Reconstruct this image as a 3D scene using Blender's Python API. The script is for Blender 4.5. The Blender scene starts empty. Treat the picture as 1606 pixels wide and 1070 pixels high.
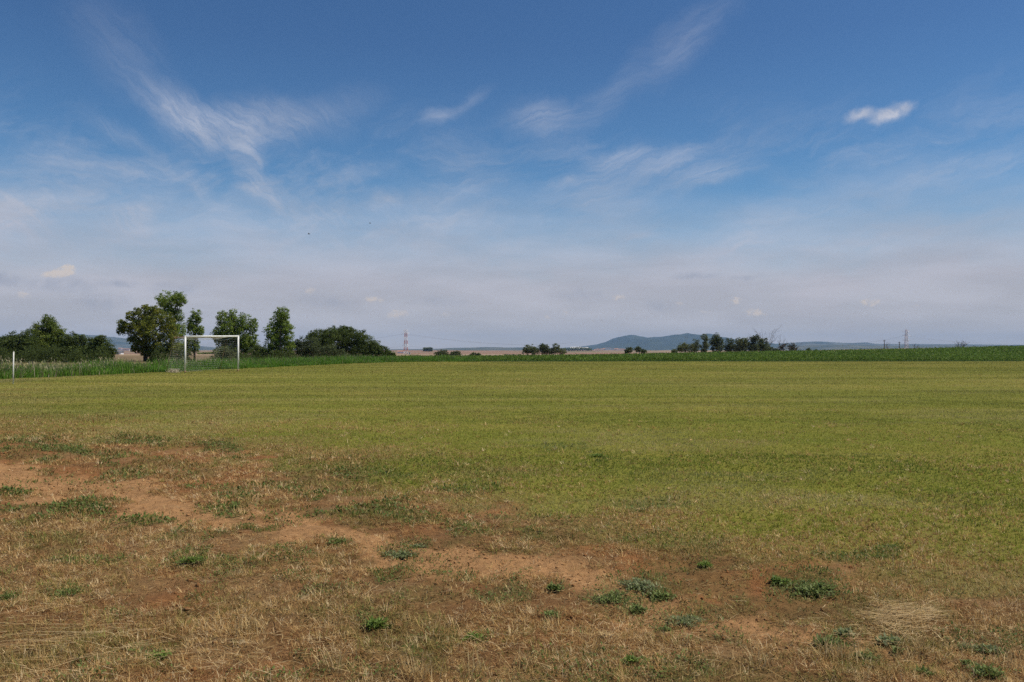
import bpy, math, random
import numpy as np

rng = np.random.default_rng(11)
R = math.radians
scene = bpy.context.scene
COL = scene.collection
F, H, HZ, CX = 1296.0, 1.68, 546.0, 803.0      # focal length in photo pixels, eye height, horizon row, centre column


def gp(px, py, z=0.0):
    """photo pixel of a spot on the ground -> its place on the ground"""
    d = (H - z) * F / (py - HZ)
    return (px - CX) / F * d, d


def at(px, d):
    return (px - CX) / F * d


def zat(py, d):
    return H + (HZ - py) / F * d


# ------------------------------------------------------------------ noise
def _hash(ix, iy, iz, seed):
    h = (ix.astype(np.int64) * 374761393 + iy.astype(np.int64) * 668265263 + iz.astype(np.int64) * 2147483647 + seed * 974711) & 0xFFFFFFFF
    h = ((h ^ (h >> 13)) * 1274126177) & 0xFFFFFFFF
    h = ((h ^ (h >> 16)) * 2246822519) & 0xFFFFFFFF
    h = h ^ (h >> 13)
    return (h & 0xFFFFFF) / float(0xFFFFFF)


def vn2(x, y, seed=0):
    x = np.asarray(x, float); y = np.asarray(y, float)
    ix, iy = np.floor(x), np.floor(y)
    fx, fy = x - ix, y - iy
    fx = fx * fx * (3 - 2 * fx); fy = fy * fy * (3 - 2 * fy)
    z = np.zeros_like(ix)
    a = _hash(ix, iy, z, seed); b = _hash(ix + 1, iy, z, seed)
    c = _hash(ix, iy + 1, z, seed); d = _hash(ix + 1, iy + 1, z, seed)
    return (a + (b - a) * fx) * (1 - fy) + (c + (d - c) * fx) * fy


def fbm(x, y, seed=0, octv=4, gain=.5):
    s, a, t = 0, 1.0, 0
    for k in range(octv):
        s = s + a * vn2(np.asarray(x) * 2 ** k + 17.3 * k, np.asarray(y) * 2 ** k - 9.1 * k, seed + k)
        t += a; a *= gain
    return s / t


def vn3(x, y, z, seed=0):
    ix, iy, iz = np.floor(x), np.floor(y), np.floor(z)
    fx, fy, fz = x - ix, y - iy, z - iz
    fx = fx * fx * (3 - 2 * fx); fy = fy * fy * (3 - 2 * fy); fz = fz * fz * (3 - 2 * fz)
    r = 0
    for dx in (0, 1):
        for dy in (0, 1):
            for dz in (0, 1):
                w = (fx if dx else 1 - fx) * (fy if dy else 1 - fy) * (fz if dz else 1 - fz)
                r = r + w * _hash(ix + dx, iy + dy, iz + dz, seed)
    return r


def sst(a, b, x):
    t = np.clip((x - a) / (b - a), 0, 1)
    return t * t * (3 - 2 * t)


def lerp(a, b, t):
    return a + (b - a) * t


# ------------------------------------------------------------------ object helpers
def props(o, label=None, cat=None, group=None, kind=None):
    if label: o['label'] = label
    if cat: o['category'] = cat
    if group: o['group'] = group
    if kind: o['kind'] = kind
    return o


def empty(name, loc, label, cat, group=None):
    o = bpy.data.objects.new(name, None)
    COL.objects.link(o); o.location = loc
    o.empty_display_size = .2
    return props(o, label, cat, group)


def mesh_from(name, V, polys, mat, parent=None, colors=None, smooth=False):
    """polys: list of integer arrays (n, k); one colour per vertex"""
    me = bpy.data.meshes.new(name)
    V = np.ascontiguousarray(V, np.float32)
    polys = [np.asarray(p, np.int32) for p in polys if len(p)]
    loops = np.concatenate([p.ravel() for p in polys])
    tot = np.concatenate([np.full(len(p), p.shape[1], np.int32) for p in polys])
    start = np.concatenate([[0], np.cumsum(tot)[:-1]]).astype(np.int32)
    me.vertices.add(len(V)); me.vertices.foreach_set('co', V.ravel())
    me.loops.add(len(loops)); me.loops.foreach_set('vertex_index', loops)
    me.polygons.add(len(tot)); me.polygons.foreach_set('loop_start', start)
    me.polygons.foreach_set('loop_total', tot)
    if smooth:
        me.polygons.foreach_set('use_smooth', np.ones(len(tot), bool))
    me.update(calc_edges=True)
    if colors is not None:
        a = me.attributes.new('tint', 'FLOAT_COLOR', 'POINT')
        c = np.ones((len(V), 4), np.float32); c[:, :3] = colors
        a.data.foreach_set('color', c.ravel())
    me.materials.append(mat)
    o = bpy.data.objects.new(name, me)
    COL.objects.link(o)
    if parent: o.parent = parent
    return o


class MB:
    """collects tubes, boxes and quads into one mesh"""
    def __init__(s): s.v = []; s.f = []

    def tube(s, pts, rad, n=6, cap=True):
        pts = np.asarray(pts, float); m = len(pts)
        rad = np.broadcast_to(np.asarray(rad, float), (m,))
        b = len(s.v)
        up0 = np.array([0, 0, 1.0])
        for i in range(m):
            t = pts[min(i + 1, m - 1)] - pts[max(i - 1, 0)]
            t = t / (np.linalg.norm(t) + 1e-9)
            ref = up0 if abs(t[2]) < .95 else np.array([1.0, 0, 0])
            a = np.cross(t, ref); a /= np.linalg.norm(a); c = np.cross(t, a)
            for k in range(n):
                w = 2 * math.pi * k / n
                s.v.append(tuple(pts[i] + rad[i] * (math.cos(w) * a + math.sin(w) * c)))
        for i in range(m - 1):
            for k in range(n):
                k2 = (k + 1) % n
                s.f.append((b + i * n + k, b + i * n + k2, b + (i + 1) * n + k2, b + (i + 1) * n + k))
        if cap:
            s.f.append(tuple(b + k for k in range(n))[::-1])
            s.f.append(tuple(b + (m - 1) * n + k for k in range(n)))

    def box(s, x0, x1, y0, y1, z0, z1):
        b = len(s.v)
        s.v += [(x, y, z) for z in (z0, z1) for x, y in ((x0, y0), (x1, y0), (x1, y1), (x0, y1))]
        for q in ((3, 2, 1, 0), (4, 5, 6, 7), (0, 1, 5, 4), (1, 2, 6, 5), (2, 3, 7, 6), (3, 0, 4, 7)):
            s.f.append(tuple(b + i for i in q))

    def poly(s, pts):
        b = len(s.v); s.v += [tuple(p) for p in pts]; s.f.append(tuple(range(b, b + len(pts))))

    def build(s, name, mat, parent=None, smooth=False):
        me = bpy.data.meshes.new(name); me.from_pydata(s.v, [], s.f)
        if smooth:
            for p in me.polygons: p.use_smooth = True
        me.materials.append(mat)
        o = bpy.data.objects.new(name, me); COL.objects.link(o)
        if parent: o.parent = parent
        return o


# ------------------------------------------------------------------ materials
def new_mat(name):
    m = bpy.data.materials.new(name); m.use_nodes = True
    n = m.node_tree.nodes; n.clear()
    return m, n, m.node_tree.links


def leaf_mat(name, trans=.3, rough=.6, spec=.25):
    m, n, l = new_mat(name)
    out = n.new('ShaderNodeOutputMaterial'); a = n.new('ShaderNodeAttribute'); a.attribute_name = 'tint'
    p = n.new('ShaderNodeBsdfPrincipled'); p.inputs['Roughness'].default_value = rough
    p.inputs['Specular IOR Level'].default_value = spec
    t = n.new('ShaderNodeBsdfTranslucent'); mx = n.new('ShaderNodeMixShader'); mx.inputs[0].default_value = trans
    l.new(a.outputs['Color'], p.inputs['Base Color']); l.new(a.outputs['Color'], t.inputs['Color'])
    l.new(p.outputs[0], mx.inputs[1]); l.new(t.outputs[0], mx.inputs[2]); l.new(mx.outputs[0], out.inputs['Surface'])
    return m


def plain_mat(name, c1, c2, scale=6, rough=.7, bump=.0, detail=6, coord='Object', metal=0):
    m, n, l = new_mat(name)
    out = n.new('ShaderNodeOutputMaterial'); p = n.new('ShaderNodeBsdfPrincipled'); p.inputs['Roughness'].default_value = rough
    p.inputs['Metallic'].default_value = metal
    tc = n.new('ShaderNodeTexCoord'); no = n.new('ShaderNodeTexNoise'); no.inputs['Scale'].default_value = scale
    no.inputs['Detail'].default_value = detail
    r = n.new('ShaderNodeValToRGB'); r.color_ramp.elements[0].position = .35; r.color_ramp.elements[1].position = .65
    r.color_ramp.elements[0].color = (*c1, 1); r.color_ramp.elements[1].color = (*c2, 1)
    l.new(tc.outputs[coord], no.inputs['Vector']); l.new(no.outputs['Fac'], r.inputs[0]); l.new(r.outputs[0], p.inputs['Base Color'])
    if bump:
        b = n.new('ShaderNodeBump'); b.inputs['Strength'].default_value = bump; l.new(no.outputs['Fac'], b.inputs['Height'])
        l.new(b.outputs[0], p.inputs['Normal'])
    l.new(p.outputs[0], out.inputs['Surface'])
    return m


def ground_mat():
    m, n, l = new_mat('ground_soil_and_turf')
    out = n.new('ShaderNodeOutputMaterial'); p = n.new('ShaderNodeBsdfPrincipled')
    p.inputs['Roughness'].default_value = .95; p.inputs['Specular IOR Level'].default_value = .1
    a = n.new('ShaderNodeAttribute'); a.attribute_name = 'tint'
    tc = n.new('ShaderNodeTexCoord')
    cur = a.outputs['Color']
    hs = []
    for sc, lo, hi, det in ((2.2, .88, 1.12, 4), (17, .72, 1.26, 8), (120, .62, 1.34, 4)):
        no = n.new('ShaderNodeTexNoise'); no.inputs['Scale'].default_value = sc; no.inputs['Detail'].default_value = det
        no.inputs['Roughness'].default_value = .65
        l.new(tc.outputs['Object'], no.inputs['Vector'])
        mr = n.new('ShaderNodeMapRange'); mr.inputs['From Min'].default_value = .3; mr.inputs['From Max'].default_value = .7
        mr.inputs['To Min'].default_value = lo; mr.inputs['To Max'].default_value = hi
        l.new(no.outputs['Fac'], mr.inputs['Value'])
        mu = n.new('ShaderNodeMix'); mu.data_type = 'RGBA'; mu.blend_type = 'MULTIPLY'; mu.inputs['Factor'].default_value = 1
        l.new(cur, mu.inputs['A']); l.new(mr.outputs[0], mu.inputs['B']); cur = mu.outputs['Result']
        hs.append(no.outputs['Fac'])
    l.new(cur, p.inputs['Base Color'])
    b2 = n.new('ShaderNodeBump'); b2.inputs['Strength'].default_value = .55; b2.inputs['Distance'].default_value = .03
    l.new(hs[1], b2.inputs['Height'])
    b3 = n.new('ShaderNodeBump'); b3.inputs['Strength'].default_value = .9; b3.inputs['Distance'].default_value = .012
    l.new(hs[2], b3.inputs['Height']); l.new(b2.outputs[0], b3.inputs['Normal'])
    l.new(b3.outputs[0], p.inputs['Normal'])
    l.new(p.outputs[0], out.inputs['Surface'])
    return m


M_GROUND = ground_mat()
M_GRASS = leaf_mat('grass_blades', .35, .7, .1)
M_STRAW = leaf_mat('dry_straw', .25, .7, .12)
M_WEED = leaf_mat('weed_leaves', .3, .6, .2)
M_CROP = leaf_mat('crop_leaves', .3, .65, .08)
M_CLOD = leaf_mat('earth_clods', 0.0, .95, .05)
M_LEAF = leaf_mat('tree_leaves', .5, .6, .1)
M_BARK = plain_mat('bark', (.05, .04, .03), (.13, .105, .08), 9, .9, .5)
M_TWIG = plain_mat('bare_twig', (.10, .085, .075), (.2, .175, .155), 3, .9)
M_WHITE = plain_mat('weathered_white_paint', (.72, .68, .58), (.86, .84, .77), 5, .5, .1)
M_RUST = plain_mat('rusty_metal', (.20, .085, .035), (.42, .27, .15), 7, .85, .3)
M_NET = plain_mat('faded_net_cord', (.28, .27, .23), (.48, .46, .41), 4, .9)
M_WALL = plain_mat('pale_house_wall', (.62, .56, .50), (.75, .70, .64), .2, .9)
M_WALLW = plain_mat('white_house_wall', (.80, .78, .74), (.88, .86, .83), .2, .9)
M_ROOF = plain_mat('clay_roof', (.36, .17, .10), (.48, .26, .17), .3, .9)
M_ROOFG = plain_mat('grey_shed_roof', (.10, .11, .12), (.17, .18, .19), .4, .7)
M_RED = plain_mat('faded_red_paint', (.46, .16, .12), (.56, .24, .18), .3, .6)
M_PYW = plain_mat('pylon_white_paint', (.74, .72, .70), (.84, .82, .80), .3, .6)
M_GALV = plain_mat('galvanised_steel', (.50, .50, .48), (.66, .65, .62), .3, .5)
M_WIRE = plain_mat('power_line_wire', (.10, .10, .10), (.16, .16, .16), .1, .5)
M_FOREST = plain_mat('wooded_slope', (.014, .027, .014), (.045, .06, .03), .006, .95, 0, 8)
M_FOREST2 = plain_mat('far_wooded_slope', (.03, .045, .025), (.13, .12, .07), .004, .95, 0, 8)
M_DRYTWIG = plain_mat('dried_twig', (.50, .40, .25), (.70, .60, .42), 3, .9)
M_BIRD = plain_mat('dark_plumage', (.02, .02, .022), (.05, .05, .05), 30, .7)

# ------------------------------------------------------------------ terrain
GX = np.array([-900, -200, -90, -60, -31, -17, 3, 21, 59, 110, 136, 260, 900.])
GZ = np.array([-.6, -.5, -.5, -.7, -1.3, -1.2, -.9, -.6, .10, 1.0, 1.75, 2.3, 1.5])


def terrain(x, y, fine=True):
    x = np.asarray(x, float); y = np.asarray(y, float)
    z = np.interp(x, GX, GZ) * sst(98, 225, y)
    z = z * (1 - sst(240, 700, y)) - 9.0 * sst(235, 1000, y) - 14 * sst(3500, 9000, y)
    r = np.hypot(x, y)
    if fine:
        nf = 1 - sst(18, 45, r)
        z = z + nf * ((fbm(x * .9, y * .9, 3, 3) - .5) * .10 + (fbm(x * 5, y * 5, 8, 3) - .5) * .055 + (fbm(x * 19, y * 19, 9, 2) - .5) * .022 * (1 - sst(6, 14, r)))
        z = z + (fbm(x * .05, y * .05, 5, 2) - .5) * .12 * sst(8, 40, r) * (1 - sst(90, 130, r))
    return z


# where the turf thins out to bare ground, and the worn path (read off the photo, projected on the ground)
YBX = [-900, 0, 150, 300, 450, 600, 800, 950, 1100, 1250, 1400, 1606, 2500]
YBY = [640, 684, 692, 700, 725, 757, 812, 842, 862, 884, 908, 938, 1040]
YPX = [-900, 0, 130, 240, 330, 430, 560, 700, 850, 960, 1100, 1250, 1400, 1606, 2500]
YPY = [640, 742, 765, 795, 808, 826, 843, 868, 894, 930, 962, 985, 1012, 1042, 1150]
PSX = [-900, 0, 260, 330, 440, 480, 900, 1000, 1300, 1700]
PSY = [1.1, 1.1, 1.05, .8, .8, 1.1, 1.05, .8, .6, .5]
PATCH = [  # green ground-cover patches: centre, half width, half height (photo px), strength
    (105, 708, 42, 6, 1), (20, 772, 28, 8, .9), (130, 795, 46, 10, 1), (215, 812, 52, 9, .9), (375, 776, 36, 8, .8),
    (355, 801, 36, 9, .8), (300, 872, 32, 15, .9), (372, 886, 36, 12, .8), (410, 830, 34, 6, .7), (450, 868, 40, 10, .6),
    (600, 806, 62, 10, .6), (575, 742, 60, 9, .6), (835, 841, 26, 8, .8), (790, 932, 42, 14, .7), (740, 768, 60, 8, .6),
    (1000, 922, 62, 26, .55), (1262, 916, 58, 22, .75), (1105, 882, 14, 8, .7), (590, 978, 26, 16, .6), (742, 992, 26, 12, .6),
    (232, 1024, 26, 11, .6), (100, 926, 32, 9, .6), (30, 935, 20, 9, .5), (1050, 1048, 75, 24, .8), (1060, 845, 80, 14, .5), (1020, 790, 60, 10, .7),
    (935, 716, 10, 5, .8), (620, 790, 30, 6, .5), (1330, 870, 60, 10, .5), (1385, 865, 24, 10, .8), (480, 905, 40, 10, .4),
    (880, 700, 50, 5, .4), (220, 690, 60, 7, .7), (345, 700, 30, 7, .7), (50, 690, 50, 7, .5), (1430, 960, 20, 8, .4), (1530, 1016, 40, 7, .6),
    (1215, 935, 20, 12, .4), (270, 1045, 30, 8, .4), (650, 1050, 30, 10, .4), (180, 960, 30, 8, .4)]


def zones(x, y):
    return zones6(x, y)[:5]


def zones6(x, y):
    """green turf, worn soil, ground-cover amount, dryness, red soil for places on the ground"""
    y = np.maximum(np.asarray(y, float), .8); x = np.asarray(x, float)
    wx = x + (fbm(x * 1.1, y * 1.1, 21, 4) - .5) * .9
    wy = y * (1 + (fbm(x * 1.3, y * 1.0, 31, 4) - .5) * .22)
    px = CX + F * wx / wy; py = HZ + H * F / wy
    e = py - np.interp(px, YBX, YBY)
    n1 = fbm(x * 2.2, y * 2.2, 41, 4)
    green = 1 - sst(-24, 20, e + (n1 - .5) * 75)
    ep = (py - np.interp(px, YPX, YPY)) / (17 + 12 * sst(700, 1000, py))
    bare = np.exp(-ep * ep) * np.interp(px, PSX, PSY)
    bare = sst(.15, .85, bare + (fbm(x * 2.1, y * 2.1, 51, 3) - .5) * .55 + (fbm(x * 11, y * 9, 52, 3) - .5) * .75)
    cover = np.zeros_like(x)
    px0 = CX + F * x / y + (fbm(x * 3, y * 3, 61, 3) - .5) * 60; py0 = HZ + H * F / y + (fbm(x * 4, y * 4, 62, 3) - .5) * 14
    for cx, cy, rx, ry, s in PATCH:
        q = ((px0 - cx) / rx) ** 2 + ((py0 - cy) / ry) ** 2
        cover = np.maximum(cover, s * (1 - sst(.45, 1.5, q)))
    mats = sst(.52, .68, fbm(x * 1.5, y * 1.5, 71, 4)) * sst(-50, 20, e) * (1 - .7 * bare)
    cover = np.maximum(cover, .55 * sst(.59, .70, fbm(x * 2.3, y * 2.3, 72, 4)) * sst(-30, 40, e) * (1 - .85 * bare))
    dry = sst(-95, 0, e + (fbm(x * .7, y * .7, 81, 3) - .5) * 120)
    red = sst(.40, .58, fbm(x * .8, y * .8, 91, 3)) * (1 - sst(30, 120, e)) + .6 * sst(.47, .66, fbm(x * 1.4, y * 1.4, 95, 3))
    return green, bare, cover, dry, np.clip(red, 0, 1), mats


C = lambda *a: np.array(a)
SOIL, SOILR, SOILD = C(.385, .203, .083), C(.275, .118, .042), C(.205, .104, .040)
TURF_G, TURF_O = C(.165, .172, .022), C(.215, .19, .034)


def mixc(a, b, t):
    return a + (b - a) * np.asarray(t)[..., None]


def ground_colour(x, y):
    g, b, c, d, rd, mt = zones6(x, y)
    n = fbm(x * 1.7, y * 1.7, 101, 4)
    soil = mixc(np.broadcast_to(SOILD, x.shape + (3,)), SOILR, rd)
    soil = mixc(soil, C(.25, .155, .065), sst(.4, .7, n) * .6)
    soil = mixc(soil, C(.16, .11, .038), mt * .55)
    soil = mixc(soil, SOIL, b)
    # turf: broad patches, faint mowing streaks across the view
    streak = fbm(x * .06 + fbm(x * .3, y * .3, 5, 2), y * .75, 111, 3)
    tn = fbm(x * .16, y * .16, 121, 4)
    turf = mixc(np.broadcast_to(TURF_G, x.shape + (3,)), TURF_O, sst(.3, .7, tn * .5 + streak * .5))
    turf = mixc(turf, C(.25, .17, .075), sst(58, 100, y) * .35 * sst(.3, .7, fbm(x * .05, y * .12, 131, 3)))
    turf = mixc(turf, C(.20, .15, .05), d * .6)
    out = mixc(soil, turf, g)
    out = mixc(out, C(.075, .085, .026), np.clip(c, 0, 1) * .6)
    # land beyond the pitch
    crop = sst(101, 104, y) * (x > -18 - (y - 100) * .2)
    out = mixc(out, C(.05, .085, .022), crop)
    left = sst(-23, -26, x) * sst(20, 40, y) * (1 - crop)
    lf = np.maximum(left, (x < -15) * sst(88, 96, y) * (1 - crop))
    out = mixc(out, C(.20, .16, .07), lf * (1 - sst(60, 110, y)))
    tan = mixc(np.broadcast_to(C(.24, .17, .085), x.shape + (3,)), C(.17, .115, .065), fbm(x * .02, y * .05, 141, 3))
    out = mixc(out, tan, lf * sst(60, 110, y))
    far = sst(236, 260, y)
    fn = vn2(x / 420. + .4 * vn2(x / 300, y / 300, 4), y / 330., 151)
    fs = np.floor(fn * 6) / 6
    fc = mixc(np.broadcast_to(C(.30, .165, .105), x.shape + (3,)), C(.36, .25, .15), sst(.2, .9, fs))
    fc = mixc(fc, C(.10, .12, .05), (np.abs(fs - .5) < .05) * .6)
    fc = mixc(fc, C(.16, .14, .08), sst(3400, 4500, y) * .8)
    return mixc(out, fc, far)


def build_ground():
    rr = [0.0, 1.0, 1.8, 2.5]
    r = 3.0
    while r < 16: r *= 1.0048; rr.append(r)
    while r < 120: r *= 1.011; rr.append(r)
    while r < 21000: r *= 1.045; rr.append(r)
    rr = np.array(rr)
    a = np.concatenate([np.arange(-42, 42, .14), np.arange(42, 318, 6)])
    a = np.radians(a); na = len(a)
    Rg, Ag = np.meshgrid(rr[1:], a, indexing='ij')
    x = (Rg * np.sin(Ag)).ravel(); y = (Rg * np.cos(Ag)).ravel()
    x = np.concatenate([[0], x]); y = np.concatenate([[0], y])
    z = terrain(x, y)
    col = ground_colour(x, y)
    n = len(rr) - 1
    i = np.arange(n - 1)[:, None]; k = np.arange(na)[None, :]; k2 = (k + 1) % na
    quads = np.stack([1 + i * na + k, 1 + i * na + k2, 1 + (i + 1) * na + k2, 1 + (i + 1) * na + k], -1).reshape(-1, 4)[:, ::-1]
    k = np.arange(na)
    tris = np.stack([np.zeros(na, int), 1 + (k + 1) % na, 1 + k], -1)
    o = mesh_from('ground', np.stack([x, y, z], -1), [tris, quads], M_GROUND, colors=col, smooth=True)
    props(o, 'worn soil and mown turf with fields beyond', None, None, 'structure')


# ------------------------------------------------------------------ blades
def blades(name, mat, pos, az, lean, length, width, col, curl=.5, simple=None):
    """pos (N,3); az heading of the lean; lean from the vertical at the base (rad); curl adds lean towards the tip"""
    N = len(pos)
    d = np.stack([np.cos(az), np.sin(az), np.zeros(N)], -1)
    up = np.array([0, 0, 1.0])
    tw = az + np.pi / 2 + rng.normal(0, .5, N)
    side = np.stack([np.cos(tw), np.sin(tw), np.zeros(N)], -1) * (width / 2)[:, None]
    l2 = np.minimum(lean + curl, 1.62 + .05 * rng.normal(size=N))
    s1 = d * np.sin(lean)[:, None] + up * np.cos(lean)[:, None]
    s2 = d * np.sin(l2)[:, None] + up * np.cos(l2)[:, None]
    mid = pos + s1 * (length * .5)[:, None]
    tip = mid + s2 * (length * .5)[:, None]
    f = np.zeros(N, bool) if simple is None else simple
    g = ~f; n5 = int(g.sum()); n3 = N - n5
    V5 = np.stack([pos - side, pos + side, mid + side * .8, mid - side * .8, tip], 1)[g].reshape(-1, 3)
    V3 = np.stack([pos - side, pos + side, tip], 1)[f].reshape(-1, 3)
    b = np.arange(n5) * 5; b3 = n5 * 5 + np.arange(n3) * 3
    q = np.stack([b, b + 1, b + 2, b + 3], -1); t = np.stack([b + 3, b + 2, b + 4], -1); t3 = np.stack([b3, b3 + 1, b3 + 2], -1)
    cc = np.concatenate([np.repeat(col[g], 5, axis=0), np.repeat(col[f], 3, axis=0)])
    return mesh_from(name, np.concatenate([V5, V3]), [q, t, t3], mat, colors=cc)


def scatter(dmin, dmax, n, pad=2.5):
    """uniform spots on the ground inside the view's wedge, a little wider than the frame"""
    out = np.zeros((0, 2))
    while len(out) < n:
        y = np.sqrt(rng.uniform(dmin ** 2, dmax ** 2, n)); x = rng.uniform(-1, 1, n) * (.66 * y + pad)
        keep = rng.random(n) < 1.0
        out = np.concatenate([out, np.stack([x, y], -1)[keep]])
    return out[:n, 0], out[:n, 1]


def scatter_fade(dmin, dmax, n, p=1.8, pad=3.8):
    """spots that thin out smoothly with distance"""
    q = 2 - p
    y = (dmin ** q + rng.random(n) * (dmax ** q - dmin ** q)) ** (1 / q)
    return rng.uniform(-1, 1, n) * (.66 * y + pad), y


def pick(pal, n):
    pal = np.array(pal); return pal[rng.integers(0, len(pal), n)] * rng.uniform(.75, 1.25, (n, 1))


GREENS = [(.265, .295, .040), (.305, .315, .046), (.225, .27, .035), (.35, .33, .060), (.32, .29, .056)]
DRYS = [(.53, .335, .125), (.61, .42, .18), (.42, .245, .085), (.70, .52, .26), (.35, .185, .064), (.46, .28, .10)]
BROWNS = [(.25, .122, .042), (.31, .16, .056), (.19, .09, .032)]


def build_turf():
    P = []
    for n in (640000, 640000, 640000):
        x, y = scatter_fade(4.6, 104, n)
        lm = .036 + .0003 * y; wm = .00075 * y
        # gather the blades of the nearer turf into little tufts
        ca_, sa_ = math.cos(.53), math.sin(.53)
        wu = (fbm(x * 2.1, y * 2.1, 601, 3) - .5) * .5; wv = (fbm(x * 2.1, y * 2.1, 611, 3) - .5) * .5
        xr, yr = x * ca_ + y * sa_ + wu, y * ca_ - x * sa_ + wv
        cx_, cy_ = np.floor(xr / .075), np.floor(yr / .075)
        zc = np.zeros_like(cx_)
        tu = (cx_ + _hash(cx_, cy_, zc, 5)) * .075 - wu; tv = (cy_ + _hash(cx_, cy_, zc, 6)) * .075 - wv
        tx = tu * ca_ - tv * sa_; ty = tu * sa_ + tv * ca_
        tuft = _hash(cx_, cy_, zc, 7)
        pull = .42 * (1 - sst(11, 20, y))
        x, y = x + (tx - x) * pull, y + (ty - y) * pull
        g, b, c, d, rd = zones(x, y)
        ok = x > np.interp(y, [e[1] for e in EDGE], [e[0] for e in EDGE]) - .6 + 1.6 * (vn2(y * .5, y * 0, 7) - .5)
        bp = gp(368, 584)
        spot = np.exp(-((x - bp[0]) / .9) ** 2 - ((y - bp[1]) / 1.6) ** 2)
        keep = (rng.random(n) < np.maximum(g * (1 - .85 * b), .55 * c * (y < 16))) & ok
        x, y, c, d, lm, wm, tuft = x[keep], y[keep], c[keep], d[keep], lm[keep], wm[keep], tuft[keep]; m = len(x)
        tn = fbm(x * .16, y * .16, 121, 4); sn = fbm(x * 1.3, y * 1.3, 160, 3)
        pd = np.clip(.20 - .06 * sst(30, 60, y) + .55 * d + (sn - .5) * 1.1 + (tn - .5) * .7, .05, .9)
        col = pick(GREENS, m); isd = (rng.random(m) * .45 + tuft * .55) < .12 + pd * .78
        col[isd] = pick(DRYS, int(isd.sum())) * .95
        sp = spot[keep]; isb = rng.random(m) < sp * 2
        col[isb] = pick([(.24, .13, .045), (.30, .17, .06)], int(isb.sum()))
        isg = (rng.random(m) < np.maximum(np.maximum(c * .8, (1 - g[keep]) * .85), sst(.62, .74, fbm(x * .9, y * .9, 170, 3)) * .35 * (1 - sst(10, 30, y)))) & ~isb
        col[isg] = pick([(.13, .19, .028), (.16, .22, .034), (.10, .15, .024), (.19, .22, .045)], int(isg.sum()))
        st = fbm(x * .06 + fbm(x * .3, y * .3, 5, 2), y * .75, 111, 3)
        n1 = sst(.50, .66, fbm(x * .22 + fbm(x * .2, y * .2, 312, 2), y * .55, 311, 4)); n2 = sst(.50, .68, fbm(x * .38 + 40, y * .34, 321, 4))
        near = 1 - .7 * sst(25, 70, y)
        col = mixc(col, C(.52, .43, .18) * rng.uniform(.7, 1.2, (m, 1)), n1 * near * .7 * (rng.random(m) < .8))
        col = mixc(col, C(.12, .18, .025) * rng.uniform(.7, 1.2, (m, 1)), n2 * near * .50 * (rng.random(m) < .8))
        far = (.6 * sst(8, 35, y))[:, None]
        col = col * (1 - far) + far * (col.mean(0) * (1 - .35 * pd[:, None]) + .35 * pd[:, None] * np.array([.40, .30, .09]))
        col = col * (.80 + .40 * sst(.3, .7, st) * sst(12, 30, y) + .20 * (1 - sst(12, 30, y)) + .35 * (tn - .5))[:, None]
        L = lm * (.75 + .5 * tuft) * rng.uniform(.5, 1.35, m) * (.75 + .6 * sn); W = wm * rng.uniform(.6, 1.3, m)
        pos = np.stack([x, y, terrain(x, y) - .004], -1)
        P.append((pos, rng.uniform(0, 2 * np.pi, m), np.abs(rng.normal(.5 + .3 * sst(8, 40, y), .42, m)), L, W, col))
    A = [np.concatenate([p[i] for p in P]) for i in range(6)]
    o = blades('mown_grass', M_GRASS, *A, curl=.5, simple=A[0][:, 1] > 13)
    props(o, 'short mown olive green grass covering the pitch', 'grass', None, 'stuff')


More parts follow.
